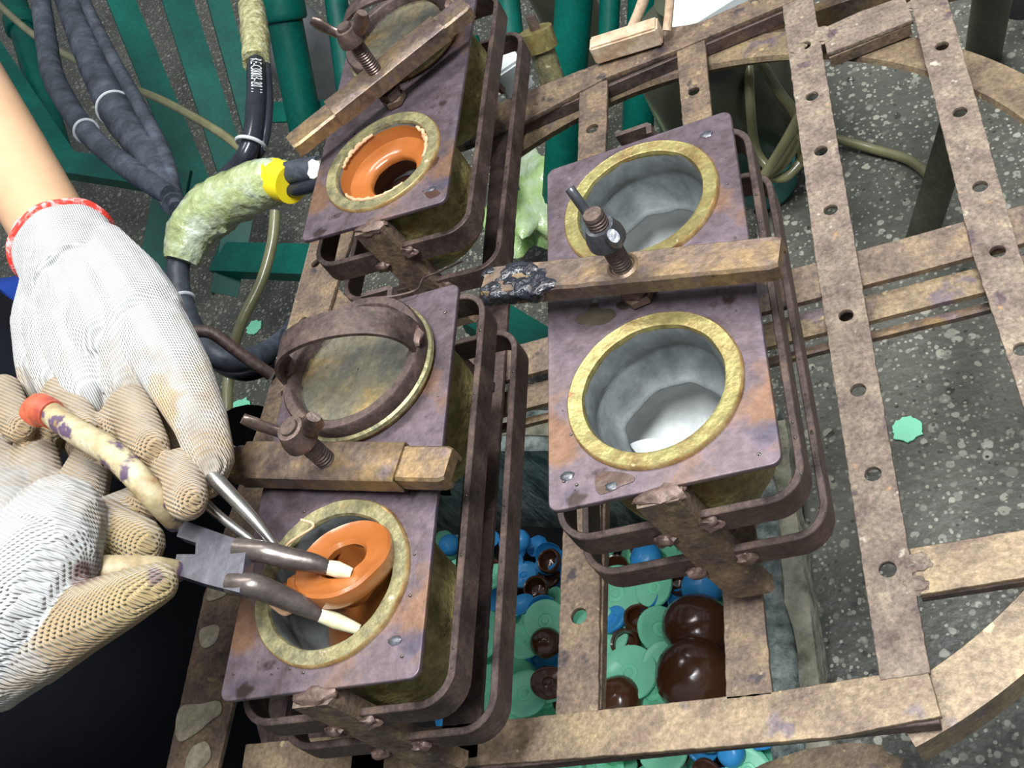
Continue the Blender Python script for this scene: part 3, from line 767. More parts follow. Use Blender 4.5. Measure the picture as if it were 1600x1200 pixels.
# body of the casting folded below
bm = B()
body = [P(545, 900, .012), P(560, 935, -.01), P(565, 975, -.03), P(560, 1010, -.05)]
rings = []
for i, p in enumerate(catmull([b_ - cl for b_ in body], 6)):
    r_ = .028 - .0004 * i
    rings.append([p + Vector((r_ * math.cos(2 * math.pi * j / 32) * (1 + .12 * math.sin(3 * 2 * math.pi * j / 32 + i * .3)), r_ * .75 * math.sin(2 * math.pi * j / 32) * (1 + .1 * math.sin(4 * 2 * math.pi * j / 32 + i * .25)), 0)) for j in range(32)])
ring_faces(bm, rings, cap=False); obj('casting_skin', bm, M['orange'], t)
bm = B(); ball(bm, P(470, 925, .006) - cl, .013, 3, (1.1, .8, .8), .5, 4); ball(bm, P(495, 940, .0) - cl, .012, 3, (1, 1, 1), .4, 6); ball(bm, P(440, 930, .0) - cl, .008, 3, (1.2, 1, .8), .4, 6)
obj('casting_fold', fused(bm, .0012, 4), M['orange'], t)
bm = B(); tube(bm, [P(436, 880, .014) - cl, P(450, 850, .016) - cl, P(490, 822, .016) - cl, P(470, 812, .02) - cl], .0009, 8, 6); obj('flash', bm, M['flash'], t)
bm = B(); tube(bm, [P(425, 945, .012) - cl, P(445, 958, .012) - cl, P(462, 950, .012) - cl], .0018, 8, 6); obj('flash', bm, M['flash'], t)
# pale torn flap inside the lower right mould
bm = B(); c0 = Vector((-.020, -.018, -.058)); bmesh.ops.create_grid(bm, x_segments=16, y_segments=16, size=.5)
for v in bm.verts:
    x, y = v.co.x, v.co.y
    v.co = Vector((x * .026 + .003 * math.sin(y * 9), y * .040, .004 * math.cos(x * 3 + y) + .004 * math.exp(-((x) ** 2 + (y) ** 2) * 30))) + c0
bmesh.ops.solidify(bm, geom=bm.faces[:], thickness=.0012)
o = obj('torn_lining_flap', bm, M['greylight'], mR)

# thin wires
bm = B(); tube(bm, [P(552, 490, .012), P(580, 468, .018), P(620, 462, .014), P(652, 452, .01), P(662, 435, -.01), P(690, 423, -.02), P(722, 408, -.04)], .0009, 8, 8)
tag(obj('binding_wire', bm, M['strap']), 'thin twisted steel wire looped over the corner of the middle-left plate', 'wire')

# ------------------------------------------------------------------ pliers
JZ = .052
t = empty('pliers', 'grey steel pliers with stained cream handles gripping the orange casting', 'pliers', P(330, 870, JZ))
o0 = t.location
def loc_(px, py, z): return P(px, py, z) - o0
bm = B()
poly = [(284, 812), (335, 830), (386, 848), (380, 890), (374, 926), (320, 912), (270, 896), (276, 866), (305, 866), (306, 848), (276, 838)]
top = [loc_(x, y, JZ + .005) for x, y in poly]; bot = [v - Vector((0, 0, .009)) for v in top]
ring_faces(bm, [bot, top]); obj('joint', bm, M['pliers'], t, smooth=False)
def jaw(pts, rs, nm='jaw'):
    bm = B(); tube(bm, [loc_(*p) for p in pts], rs, 14, 8); return obj(nm, bm, M['jaw'], t)
jaw([(372, 858, .052), (410, 862, .050), (450, 872, .042), (490, 880, .034), (515, 888, .028)], [.0075, .0068, .0068, .006, .0042])
jaw([(360, 912, .052), (395, 915, .050), (435, 930, .038), (475, 948, .026), (500, 962, .018)], [.007, .0075, .0072, .0062, .0042])
for pts in ([(508, 886, .029), (528, 890, .026), (550, 896, .022)], [(494, 958, .019), (525, 970, .012), (562, 984, .004)]):
    bm = B(); tube(bm, [loc_(*p) for p in pts], [.0044, .0052, .0032], 12, 6); tag(obj('jaw_tip', bm, M['cream'], t), 'cream rubber jaw tip')
bm = B(); tube(bm, [loc_(275, 818, .055), loc_(240, 775, .085), loc_(180, 712, .100), loc_(120, 675, .106), loc_(72, 640, .108)], [.0065, .0085, .009, .0088, .0085], 16, 8)
h1 = obj('handle', bm, M['grip'], t)
bm = B(); tube(bm, [loc_(82, 648, .108), loc_(62, 640, .109), loc_(48, 655, .107)], [.0098, .0115, .009], 16, 6); obj('handle_end', bm, M['gripred'], h1)
bm = B(); tube(bm, [loc_(282, 893, .052), loc_(240, 890, .070), loc_(190, 890, .084), loc_(140, 890, .092)], [.0065, .0085, .009, .009], 16, 8)
h2 = obj('handle', bm, M['grip'], t)
bm = B(); tube(bm, [loc_(150, 888, .091), loc_(128, 890, .098), loc_(118, 905, .098)], [.0098, .0105, .009], 16, 6); obj('handle_end', bm, M['gripred'], h2)

# second tool held in the upper glove
t = empty('tongs', 'bright narrow steel tongs held by the upper glove over the mould', 'tongs', P(380, 790, .05)); o0 = t.location
bm = B(); tube(bm, [loc_(292, 705, .072), loc_(315, 725, .070), loc_(345, 757, .063), (loc_(400, 815, .045)), (loc_(442, 868, .030))], [.0055, .0055, .0052, .004, .002], 14, 8); obj('prong', bm, M['steel'], t)
bm = B(); tube(bm, [loc_(290, 708, .070), loc_(300, 752, .062), loc_(330, 795, .052), loc_(400, 850, .036), loc_(425, 880, .026)], [.005, .004, .0034, .0026, .0014], 14, 8); obj('prong', bm, M['steel'], t)

# ------------------------------------------------------------------ person
person = empty('person', 'person in dark navy clothes and white knitted gloves pulling a casting with pliers', 'person', (-.80, .06, FZ))
po = person.location
def PB(px, py, z): return P(px, py, z) - po
def chain(bm, pts, seg=14):
    """tapered limb: list of (Vector, radius)"""
    for i, (p, r_) in enumerate(pts):
        ball(bm, p, r_, 2)
        if i: cone(bm, pts[i - 1][0], p, pts[i - 1][1], r_, seg)
def WV(x, y, z): return Vector((x, y, z)) - po

elbowA = PB(-235, -185, .20); wristA = PB(105, 400, .085)
elbowB = WV(-.66, -.27, .17); wristB = PB(5, 965, .115)
# bare body: head, neck, torso, arms
bm = B()
hd = WV(-.66, .05, .80)
ball(bm, hd, .10, 3, (.95, .78, 1.15)); ball(bm, hd + Vector((.03, 0, -.06)), .07, 3, (.9, .8, 1.0))
ball(bm, hd + Vector((.10, 0, -.02)), .016, 2, (1, .8, 1.3))
for s in (-1, 1): ball(bm, hd + Vector((0, s * .08, -.01)), .024, 2, (.7, .4, 1.2))
chain(bm, [(hd + Vector((-.02, 0, -.06)), .055), (WV(-.72, .05, .62), .055)])
chain(bm, [(WV(-.74, .05, .50), .12), (WV(-.78, .05, .2), .12), (WV(-.80, .05, 0), .13)])
shA = WV(-.76, .25, .52); shB = WV(-.74, -.15, .52)
for sh, el, wr in ((shA, elbowA, wristA), (shB, elbowB, wristB)):
    chain(bm, [(sh, .058), (sh.lerp(el, .5), .048), (el, .045), (el.lerp(wr, .35), .044), (el.lerp(wr, .8), .037), (wr, .033), (wr + (wr - el).normalized() * .02, .028)])
body = obj('body', fused(bm, .006, 6), M['skin'], person)
bm = B(); ball(bm, hd + Vector((-.015, 0, .03)), .106, 3, (.98, .84, 1.1)); ball(bm, hd + Vector((-.04, 0, -.01)), .09, 3, (.8, .9, 1.2)); obj('hair', fused(bm, .006, 3), M['black'], person)
# clothing
bm = B()
chain(bm, [(WV(-.75, .18, .52), .09), (WV(-.75, -.08, .52), .09)])
chain(bm, [(WV(-.76, .05, .48), .15), (WV(-.79, .12, .2), .16), (WV(-.80, .12, -.1), .17)]); chain(bm, [(WV(-.79, -.02, .2), .16), (WV(-.80, -.02, -.1), .17)])
for sh, el in ((shA, elbowA), (shB, elbowB)): chain(bm, [(sh, .075), (sh.lerp(el, .6), .066)])
obj('shirt', fused(bm, .010, 5), M['navy'], person)
bm = B()
chain(bm, [(WV(-.80, .14, -.12), .165), (WV(-.76, .17, -.45), .11), (WV(-.80, .18, -.80), .085)])
chain(bm, [(WV(-.80, -.04, -.12), .165), (WV(-.74, -.10, -.45), .115), (WV(-.78, -.12, -.80), .085)])
obj('trousers', fused(bm, .010, 5), M['navy'], person)
bm = B()   # apron hanging in front
rings = []
for i in range(25):
    z = .12 - .68 * i / 24
    row = []
    for j in range(33):
        u = -1 + 2 * j / 32
        row.append(WV(-.60 - .07 * u * u + .014 * math.sin(u * 9 + i * .22) + (.05 if z < -.1 else .05 * (z - .12) / -.22), .03 + .27 * u, z))
    rings.append(row)
ring_faces(bm, rings, False, False, False); bmesh.ops.solidify(bm, geom=bm.faces[:], thickness=.004); obj('apron', bm, M['navy'], person)
for s in (.16, -.10):
    bm = B(); chain(bm, [(WV(-.80, s + .02, -.815), .033), (WV(-.70, s + .02, -.818), .030), (WV(-.64, s + .02, -.822), .026)]); obj('shoe', fused(bm, .005, 3), M['black'], person)

def glove(label, spec, axis, dirt, voxel=.0016, sleeve=()):
    """spec: list of limbs, each a list of (px,py,z,r,level of dirt); fused into one knitted surface"""
    bm = B(); caps = []
    for limb in spec:
        q = [(PB(a[0], a[1], a[2]), a[3]) for a in limb]
        chain(bm, q)
        for i in range(1, len(limb)): caps.append((q[i - 1][0], q[i][0], q[i - 1][1], q[i][1], limb[i - 1][4], limb[i][4]))
    for (a, b_, ra, rb) in sleeve:
        cone(bm, a, b_, ra, rb, 40); caps.append((a, b_, ra, rb, 0, 0))
    me = fused(bm, voxel, 5)
    ca = me.color_attributes.new('dirt', 'FLOAT_COLOR', 'POINT')
    uvp = []
    ax = Vector(axis[1]) - Vector(axis[0])
    white = Vector((.66, .67, .66)); tan = Vector((.44, .31, .165)); yel = Vector((.48, .36, .15))
    for i, v in enumerate(me.vertices):
        best = 9; lev = 0; uv = (0, 0)
        for k, (a, b_, ra, rb, la, lb) in enumerate(caps):
            d = b_ - a; L2 = d.length_squared
            tt = max(0, min(1, (v.co - a).dot(d) / L2)); c = a + d * tt
            dist = (v.co - c).length / (ra + (rb - ra) * tt)
            if dist < best:
                best = dist; lev = la + (lb - la) * tt
                dn = d.normalized(); x = (Vector((.3, .1, 1)) - dn * dn.dot(Vector((.3, .1, 1)))).normalized(); y = dn.cross(x); rv = v.co - a
                ang = math.atan2(rv.dot(y), rv.dot(x))
                uv = (ang * .5 * (ra + rb), rv.dot(dn))
        n_ = mnoise.noise(v.co * 45) * .35 + mnoise.noise(v.co * 150) * .15
        f = max(0, min(1, lev + n_ * (1 if lev > .05 else .25)))
        c = white.lerp(tan, min(1, f * 1.15))
        if lev > 1: c = c.lerp(yel, min(1, lev - 1))
        for (sc, sr, col, am) in dirt:
            dd = (v.co - sc).length / sr + mnoise.noise(v.co * 120) * .35
            if dd < 1: c = c.lerp(Vector(col), am * min(1, (1 - dd) * 4))
        ca.data[i].color = (*c, 1); uvp.append(uv)
    ul = me.uv_layers.new(name='knit')
    # bands along a fixed frame keep the stitches continuous
    axn = ax.normalized(); sx = axn.cross(Vector((0, 0, 1))).normalized(); sz = sx.cross(axn)
    for lp in me.loops:
        co = me.vertices[lp.vertex_index].co
        ul.data[lp.index].uv = (co.dot(sx) + .35 * co.dot(sz), co.dot(axn) + .5 * co.dot(sz))
    o = obj('glove', me, M['knit'], person); o['label'] = label
    return o
PU = (.10, .05, .10)
g1 = glove('clean white glove over the back of the upper hand', [
    [(84, 386, .087, .0365, 0), (112, 440, .088, .033, 0), (140, 500, .088, .034, 0)],
    [(118, 396, .086, .0365, 0), (150, 440, .088, .034, 0)],
    [(150, 400, .084, .030, 0), (190, 450, .086, .033, 0), (222, 500, .086, .033, 0), (205, 590, .078, .021, .2), (230, 670, .055, .015, .8), (262, 715, .04, .012, .9)],
    [(112, 430, .088, .030, 0), (90, 510, .088, .026, 0), (92, 580, .082, .020, .1), (105, 660, .055, .013, .8), (140, 720, .04, .011, .9)],
    [(130, 450, .088, .032, 0), (125, 520, .090, .029, 0), (145, 600, .082, .021, .1), (165, 680, .055, .014, .8), (200, 730, .04, .012, .9)],
    [(90, 420, .086, .026, 0), (62, 500, .084, .022, 0), (58, 560, .078, .017, .1), (60, 630, .055, .012, .8), (90, 690, .04, .010, .9)],
    [(140, 440, .088, .032, 0), (175, 520, .090, .030, 0)],
    [(190, 450, .086, .028, 0), (240, 520, .084, .027, 0), (278, 585, .080, .024, .25), (312, 655, .076, .0185, .45), (330, 715, .068, .0155, .6), (322, 752, .060, .0125, .7)]],
    (PB(100, 380, .085), PB(200, 600, .085)), sleeve=[(PB(135, 450, .087), PB(108, 398, .087) + (elbowA - PB(108, 398, .087)).normalized() * .012, .041, .0415)], dirt=[(PB(262, 655, .085), .022, (.56, .38, .17), .8), (PB(245, 620, .095), .018, (.60, .42, .22), .6)])
g2 = glove('worn tan and white glove of the lower hand holding the pliers', [
    [(-60, 1015, .125, .038, 0), (10, 945, .122, .040, 0), (60, 872, .118, .037, .05), (90, 815, .110, .030, .25)],
    [(-50, 960, .115, .036, 0), (0, 860, .105, .032, .1), (20, 780, .085, .024, .4)],
    [(90, 830, .095, .026, .5), (150, 830, .080, .022, 1.2), (215, 850, .068, .018, 1.5)],
    [(20, 800, .080, .022, .6), (-15, 700, .070, .015, .9), (5, 612, .082, .0140, .9), (30, 668, .094, .012, 1)],
    [(60, 800, .080, .022, .6), (55, 700, .066, .016, .9), (100, 615, .080, .0150, .9), (130, 672, .090, .013, 1)],
    [(110, 810, .078, .022, .7), (140, 730, .062, .016, .9), (205, 636, .078, .0160, .9), (232, 700, .084, .0145, 1)],
    [(150, 830, .074, .020, .8), (220, 790, .056, .015, .9), (283, 735, .072, .0155, .9), (292, 782, .078, .0135, .9)],
    [(-20, 1020, .112, .036, .1), (50, 1000, .106, .028, .5), (130, 965, .100, .021, 1.1), (195, 935, .096, .017, 1.6), (245, 912, .088, .013, 1.8)]],
    (PB(-60, 1015, .12), PB(150, 830, .09)),
    [(PB(225, 862, .085), .010, PU, .9), (PB(165, 880, .10), .009, PU, .7), (PB(145, 905, .108), .013, (.16, .045, .02), .9), (PB(240, 905, .095), .007, PU, .7)])
# red overlock edge of the upper cuff
bm = B(); ctr = PB(108, 398, .087); up = (elbowA - ctr).normalized()
x = Vector((0, 0, 1)); x = (x - up * x.dot(up)).normalized(); y = up.cross(x)
pts = []
for j in range(40):
    a = 2 * math.pi * j / 40
    pts.append(ctr + up * (.0135 + .0012 * math.sin(a * 7)) + x * math.cos(a) * .0405 + y * math.sin(a) * .0405)
tube(bm, pts, .0042, 8, 2, True); obj('cuff_trim', bm, M['redtrim'], g1)['label'] = 'red and white stitched cuff edge'

# ------------------------------------------------------------------ concrete trough and pieces
TZ = -.45
t = empty('cement_trough', 'low cement trough full of vinyl offcuts under the rack', 'trough', (-.2, 0, FZ)); o0 = t.location
def wall(name, pts, th, z0, z1, m, amp=.006, seed=0):
    """thick wall following pts in plan, rough faces"""
    bm = B(); path = catmull([Vector((p[0], p[1], 0)) for p in pts], 14) if len(pts) > 2 else [Vector((*pts[0], 0)).lerp(Vector((*pts[1], 0)), i / 28) for i in range(29)]
    rings = []
    for i, p in enumerate(path):
        tan = (path[min(i + 1, len(path) - 1)] - path[max(i - 1, 0)]).normalized(); s = Vector((tan.y, -tan.x, 0))
        sec = [(0, z0)] + [(0, z0 + (z1 - z0) * k / 8) for k in range(1, 8)] + [(.004, z1 - .002)] + [(th * k / 5, z1) for k in range(1, 5)] + [(th - .003, z1 - .003)] + [(th, z0 + (z1 - z0) * k / 8) for k in range(7, -1, -1)]
        row = []
        for a, z in sec:
            q = p + s * a + Vector((0, 0, z)); nv = mnoise.noise(q * 14 + Vector((seed, 0, 0))) + .6 * mnoise.noise(q * 45)
            q += s * amp * nv * (1 if a > th / 2 else -.6) + Vector((0, 0, amp * .6 * nv if z > z1 - .01 else 0)); row.append(q - o0)
        rings.append(row)
    ring_faces(bm, rings); o = obj(name, bm, m, t, angle=60); return o
cA = P(1212, 712, TZ); cB = P(740, 698, TZ)
wall('back_wall', [(cA.x - .004, cA.y + .004), (cB.x, cB.y), (cB.x - .3, cB.y + .06)][::-1], -.05, FZ, TZ, M['trough'], .006, 1)
wall('side_wall', [(-.012, .215), (-.018, .0), (-.024, -.45)], .040, FZ, TZ - .004, M['trough'], .005, 3)
wall('side_wall', [(.006, .25), (.001, .0), (-.006, -.45)], .024, FZ, TZ + .003, M['crumb'], .011, 5)
wall('side_wall', [(cA.x - .004, cA.y + .022), (cB.x, cB.y + .020), (cB.x - .3, cB.y + .08)][::-1], -.02, FZ, TZ + .004, M['crumb'], .006, 8)['label'] = 'pale broken rim of the back wall'
# base of the trough filled up
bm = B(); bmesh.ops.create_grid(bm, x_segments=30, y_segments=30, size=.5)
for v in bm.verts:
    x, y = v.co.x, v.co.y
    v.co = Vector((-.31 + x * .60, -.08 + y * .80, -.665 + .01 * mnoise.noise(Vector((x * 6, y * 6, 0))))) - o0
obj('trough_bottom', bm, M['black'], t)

def disc_mesh(r, kind):
    bm = B()
    if kind == 'disc': prof = [(.0004, .0022), (r * .14, .0022), (r * .18, .0006), (r * .30, .0004), (r * .34, .0018), (r * .7, .0026), (r * .86, .0036), (r * .97, .0028), (r, .001), (r * .98, -.001), (r * .7, -.0015), (.0004, -.0015)]
    elif kind == 'cap': prof = [(.0004, -r * .30), (r * .4, -r * .27), (r * .72, -r * .14), (r * .9, r * .04), (r * .97, r * .12), (r, r * .11), (r * .96, 0), (r * .80, -r * .22), (r * .45, -r * .36), (.0004, -r * .40)]
    elif kind == 'dome': prof = [(r * .90, -.004), (r * .96, r * .0), (r, r * .12), (r * .97, r * .42), (r * .82, r * .68), (r * .56, r * .87), (r * .25, r * .95), (.0004, r * .96)]
    else: prof = [(r * .74, 0), (r * .80, r * .16), (r * .92, r * .18), (r, r * .05), (r * .98, -r * .3), (r * .86, -r * .6), (r * .6, -r * .8), (.0004, -r * .86), (.0004, -r * .80), (r * .5, -r * .72), (r * .74, -r * .42), (r * .78, -r * .1), (r * .74, 0)]
    lathe(bm, prof, 36, wob=lambda a, rr, z: (rr * .03 * mnoise.noise(Vector((math.cos(a), math.sin(a), r * 99))), .0020 * mnoise.noise(Vector((math.cos(a) * 1.6 * rr / r, math.sin(a) * 1.6 * rr / r, r * 55)))))
    return bm
protos = {}
NM = {'disc': 'vinyl_disc', 'cap': 'vinyl_saucer', 'dome': 'vinyl_half_ball', 'cup': 'vinyl_cup'}
def proto(kind, mk, rkey):
    key = (kind, mk, rkey)
    if key not in protos:
        o = obj(NM[kind], disc_mesh(rkey / 1000, kind), M[mk]); protos[key] = [o, False]
    o, used = protos[key]
    if not used: protos[key][1] = True; return o
    c = o.copy(); COL.objects.link(c); return c
placed = []
CN = {'mint': 'mint', 'blue': 'blue', 'brown': 'brown'}
KW = {'disc': 'vinyl disc', 'cap': 'vinyl saucer', 'dome': 'vinyl half-ball', 'cup': 'vinyl cup'}
def piece(kind, mk, rmm, loc, tilt, az, label, group=None):
    o = proto(kind, mk, rmm); o.location = loc
    o.rotation_euler = Matrix.Rotation(az, 3, 'Z').to_euler() if False else (Matrix.Rotation(az, 3, 'Z') @ Matrix.Rotation(tilt, 3, 'X')).to_euler()
    tag(o, label, KW[kind].split()[-1]); o['group'] = group or 'vinyl offcuts in the trough'
    placed.append((Vector(loc), rmm / 1000)); return o
hero = [
 ('disc', 'mint', 34, 962, 927, .1, 0, 'largest mint green vinyl disc, below the hanging strap hoop right of the narrow bar'),
 ('disc', 'mint', 33, 938, 992, .15, 1, 'mint green disc half hidden by the narrow bar, left of the blue cap'),
 ('disc', 'mint', 26, 1030, 983, .7, 1.2, 'mint green disc standing tilted with a raised button, left of the big brown half-balls'),
 ('disc', 'mint', 33, 982, 1052, .1, 2, 'mint green disc under the small dark brown disc in the right-hand opening'),
 ('disc', 'mint', 31, 1020, 1082, .15, 3, 'mint green disc against the front cross bar in the right-hand opening'),
 ('disc', 'mint', 27, 1041, 1040, .35, .5, 'mint green disc between the small brown disc and the big lower brown half-ball'),
 ('disc', 'mint', 26, 852, 970, .2, 1, 'mint green disc touching the left edge of the narrow bar'),
 ('disc', 'mint', 24, 815, 1002, .5, 2, 'mint green ring-edged disc seen just right of the strap hoops'),
 ('disc', 'mint', 28, 820, 1084, .1, 2, 'flat mint green disc just above the front bar, left of the narrow bar'),
 ('disc', 'mint', 30, 758, 1075, .2, 4, 'mint green disc between the two strap hoops nearest the front bar'),
 ('disc', 'mint', 30, 756, 992, .2, 5, 'mint green disc between the strap hoops beside the ochre mould body'),
 ('disc', 'mint', 24, 1022, 918, .2, 5, 'mint green disc beneath the blue half-ball and the steel leg'),
 ('dome', 'blue', 19, 1011, 874, .15, 0, 'round sky blue half-ball nearest the back wall of the trough'),
 ('cap', 'blue', 19, 848, 955, .3, 1, 'sky blue dished cap overlapping a mint disc left of the narrow bar'),
 ('cap', 'blue', 16, 816, 945, .3, 3, 'small sky blue cap right of the outer strap hoop'),
 ('dome', 'blue', 23, 1097, 921, .3, 1, 'largest sky blue half-ball left of the steel leg foot'),
 ('cap', 'blue', 19, 1069, 942, .5, 2, 'sky blue cap leaning on the largest blue half-ball'),
 ('cap', 'blue', 17, 1017, 941, .8, 4, 'sky blue cap leaning over a brown cup in the right-hand opening'),
 ('disc', 'blue', 17, 959, 968, .3, 4, 'sky blue disc on the mint discs right of the narrow bar'),
 ('disc', 'blue', 19, 940, 1065, .2, 1, 'sky blue disc low against the right edge of the narrow bar'),
 ('cup', 'brown', 16, 837, 919, .2, 1, 'small glossy brown cup at the back left of the narrow bar'),
 ('dome', 'brown', 19, 854, 1007, .3, 2, 'brown half-ball beside the left edge of the narrow bar'),
 ('dome', 'brown', 38, 1090, 985, .3, 2, 'large upper brown half-ball at the right of the opening'),
 ('dome', 'brown', 42, 1088, 1058, .35, .3, 'largest brown half-ball in front of the right inner bar'),
 ('cup', 'brown', 34, 1128, 996, 1.1, 1.3, 'hollow brown cup on its side against the right inner bar'),
 ('disc', 'brown', 20, 1004, 1041, .15, 0, 'small dark brown disc lying on a mint disc'),
 ('cup', 'brown', 17, 976, 1005, .3, 0, 'small brown cup with bright glints among the mint discs'),
 ('cup', 'brown', 19, 1000, 966, .4, 2, 'brown cup left of the tilted mint disc'),
 ('cup', 'brown', 18, 1058, 908, .2, 2, 'brown cup right of the mint disc near the steel leg'),
 ('dome', 'brown', 27, 968, 1097, .2, 2, 'glossy brown half-ball tucked against the front bar'),
 ('disc', 'brown', 21, 857, 1067, .4, 2, 'dark brown disc near the front bar left of the narrow bar'),
]
for k, (kind, mk, r_, px, py, ti, az, lab) in enumerate(hero):
    z = -.585 + (.012 if mk == 'brown' and r_ > 30 else 0) + .004 * (k % 4)
    p = P(px, py, z)
    piece(kind, mk, r_, p, ti, az, lab)
heroes = list(placed)
rz = random.Random(21)
def proj(p):
    c = MW @ (Vector(p) - CAM); return (800 + FPX * c.x / c.z, 600 + FPX * c.y / c.z)
LM = [('the blue half-ball nearest the back wall', (1011, 874)), ('the largest blue half-ball', (1097, 921)), ('the largest mint disc', (962, 927)), ('the tilted buttoned mint disc', (1030, 983)),
      ('the upper big brown half-ball', (1090, 985)), ('the lower big brown half-ball', (1088, 1058)), ('the small dark brown disc', (1004, 1041)), ('the punched hole in the narrow bar', (904, 962)),
      ('the foot of the narrow bar', (900, 1095)), ('the foot of the right inner bar', (1165, 1075)), ('the outer strap hoop bend', (790, 1070)), ('the narrow bar top', (905, 860)),
      ('the ochre mould body', (700, 960)), ('the strap hoops at mid-height', (770, 930)), ('the steel leg foot', (1165, 915)), ('the front bar left part', (820, 1110)), ('the front bar middle', (1010, 1090)),
      ('the rusty plate', (1200, 1185)), ('the lower strap hoop corner', (740, 1150))]
def rel(u, v):
    best = min(LM, key=lambda q: math.hypot(u - q[1][0], v - q[1][1])); du, dv = u - best[1][0], v - best[1][1]
    if abs(du) > 1.8 * abs(dv): d = 'right of' if du > 0 else 'left of'
    elif abs(dv) > 1.8 * abs(du): d = 'below' if dv > 0 else 'above'
    else: d = ('below right of' if du > 0 else 'below left of') if dv > 0 else ('above right of' if du > 0 else 'above left of')
    r_ = math.hypot(du, dv)
    return ('close ' if r_ < 32 else ('farther ' if r_ > 62 else '')) + d + ' ' + best[0]
pts_ = []
for layer, (step, zz) in enumerate(((.034, -.640), (.033, -.615), (.040, -.595))):
    y = -.42
    while y < .30:
        x = -.58
        while x < -.07:
            pts_.append((x + rz.uniform(-.4, .4) * step, y + rz.uniform(-.4, .4) * step, zz + rz.uniform(-.006, .006), layer)); x += step
        y += step
used_labels = {}
for (x, y, z, layer) in pts_:
    yb = .30 - (x + .35) * .28
    if y > yb - .03: continue
    if any((Vector((x, y, z)) - h).length < hr_ * .9 + .008 for h, hr_ in heroes): continue
    if layer == 2 and rz.random() < .45: continue
    u, v = proj((x, y, z))
    if not (690 < u < 1235 and 790 < v < 1260): continue
    c = rz.random()
    if v < 905 or u < 745: mk = 'blue' if c < .40 else ('brown' if c < .72 else 'mint')
    else: mk = 'mint' if c < .52 else ('blue' if c < .80 else 'brown')
    if mk == 'mint': kind, r_ = 'disc', rz.choice((20, 24, 28))
    elif mk == 'blue': kind, r_ = rz.choice((('cap', 15), ('cap', 18), ('disc', 17), ('dome', 15)))
    else: kind, r_ = rz.choice((('cup', 16), ('dome', 16), ('cap', 17), ('disc', 16)))
    size = 'small ' if r_ < 18 else ('' if r_ < 27 else 'broad ')
    ti = rz.uniform(.0, .75)
    lab = f'{size}{CN[mk].split()[0]} {KW[kind][6:]}, {"tilted" if ti > .4 else "flat"}, {rel(u, v)}'
    piece(kind, mk, r_, (x, y, z), ti, rz.uniform(0, 6.28), lab)

# ------------------------------------------------------------------ background
def hose(name, pts, r, m, label, cat, group=None, seg=14, wob=0, **kw):
    bm = B(); tube(bm, [P(*p) for p in pts], r, seg, 10, wob=wob); o = obj(name, bm, m); tag(o, label, cat, group); return o
def tie(parent, pts, i, r, m=None, w_=.0022):
    """ring tie round a hose path at control point i"""
    a = P(*pts[i]); b_ = P(*pts[min(i + 1, len(pts) - 1)]); c = P(*pts[max(i - 1, 0)]); tan = (b_ - c).normalized()
    x = Vector((0, 0, 1)); x = (x - tan * x.dot(tan)).normalized(); y = tan.cross(x)
    bm = B(); tube(bm, [a + (x * math.cos(q) + y * math.sin(q)) * r for q in [2 * math.pi * j / 20 for j in range(20)]], w_, 8, 2, True)
    obj('cable_tie', bm, m or M['whitetie'], parent)
# dusty black hoses sweeping down at the upper left
p1 = [(60, -30, -.18), (72, 60, -.18), (85, 125, -.17), (135, 205, -.15), (200, 262, -.14), (265, 305, -.13)]
h = hose('rubber_hose', p1, [.017, .018, .018, .015, .015, .012], M['rubber'], 'leftmost dusty black rubber hose with a white tie halfway down', 'hose', wob=.08); tie(h, p1, 3, .0165)
p1 = [(95, -30, -.22), (135, 70, -.20), (180, 170, -.18), (235, 245, -.16), (272, 320, -.14)]
h = hose('rubber_hose', p1, [.024, .026, .025, .022, .014], M['rubber'], 'thickest dusty black rubber hose in the middle of the upper-left bundle', 'hose', wob=.1); tie(h, p1, 2, .026)
p1 = [(118, -30, -.20), (165, 70, -.18), (215, 160, -.16), (258, 245, -.15), (276, 325, -.14)]
h = hose('rubber_hose', p1, [.010, .010, .010, .010, .009], M['rubber'], 'thin dark hose on the right edge of the upper-left bundle', 'hose')
# upright hose bundle with string wrap and printed text
p1 = [(388, -25, -.10), (397, 40, -.10), (400, 100, -.10), (400, 160, -.10), (392, 225, -.11), (370, 262, -.12), (340, 290, -.13)]
h = hose('printed_hose', p1, .0115, M['shiny_hose'], 'glossy black hose with white printed numbers under a yellow string wrapping', 'hose')
bm = B(); tube(bm, [P(*q) - Vector((0, 0, 0)) for q in ((393, 10, -.10), (397, 40, -.10), (400, 70, -.10), (400, 98, -.10))], [.0165, .0175, .0175, .0165], 18, 8, wob=.12); obj('string_wrap', bm, M['wrap2'], h)
tie(h, p1, 4, .0165); 
bm = B(); tube(bm, [P(*q) for q in ((416, 95, -.11), (420, 160, -.11), (412, 225, -.12), (395, 250, -.13))], .0055, 12, 8); obj('side_hose', bm, M['shiny_hose'], h)
fc = bpy.data.curves.new('txt', 'FONT'); fc.body = 'RE-C0003-2011'; fc.size = .0125; fc.extrude = .0002; fc.align_x = 'CENTER'; fc.align_y = 'CENTER'
tmp = bpy.data.objects.new('txt', fc); COL.objects.link(tmp)
mtx = bpy.data.meshes.new_from_object(tmp.evaluated_get(bpy.context.evaluated_depsgraph_get())); bpy.data.objects.remove(tmp)
cpath = catmull([P(*q) for q in p1], 40)[83:118]
vs_ = mtx.vertices; x0 = min(v.co.x for v in vs_); x1 = max(v.co.x for v in vs_)
Lp = (cpath[-1] - cpath[0]).length; ks = Lp / (x1 - x0)
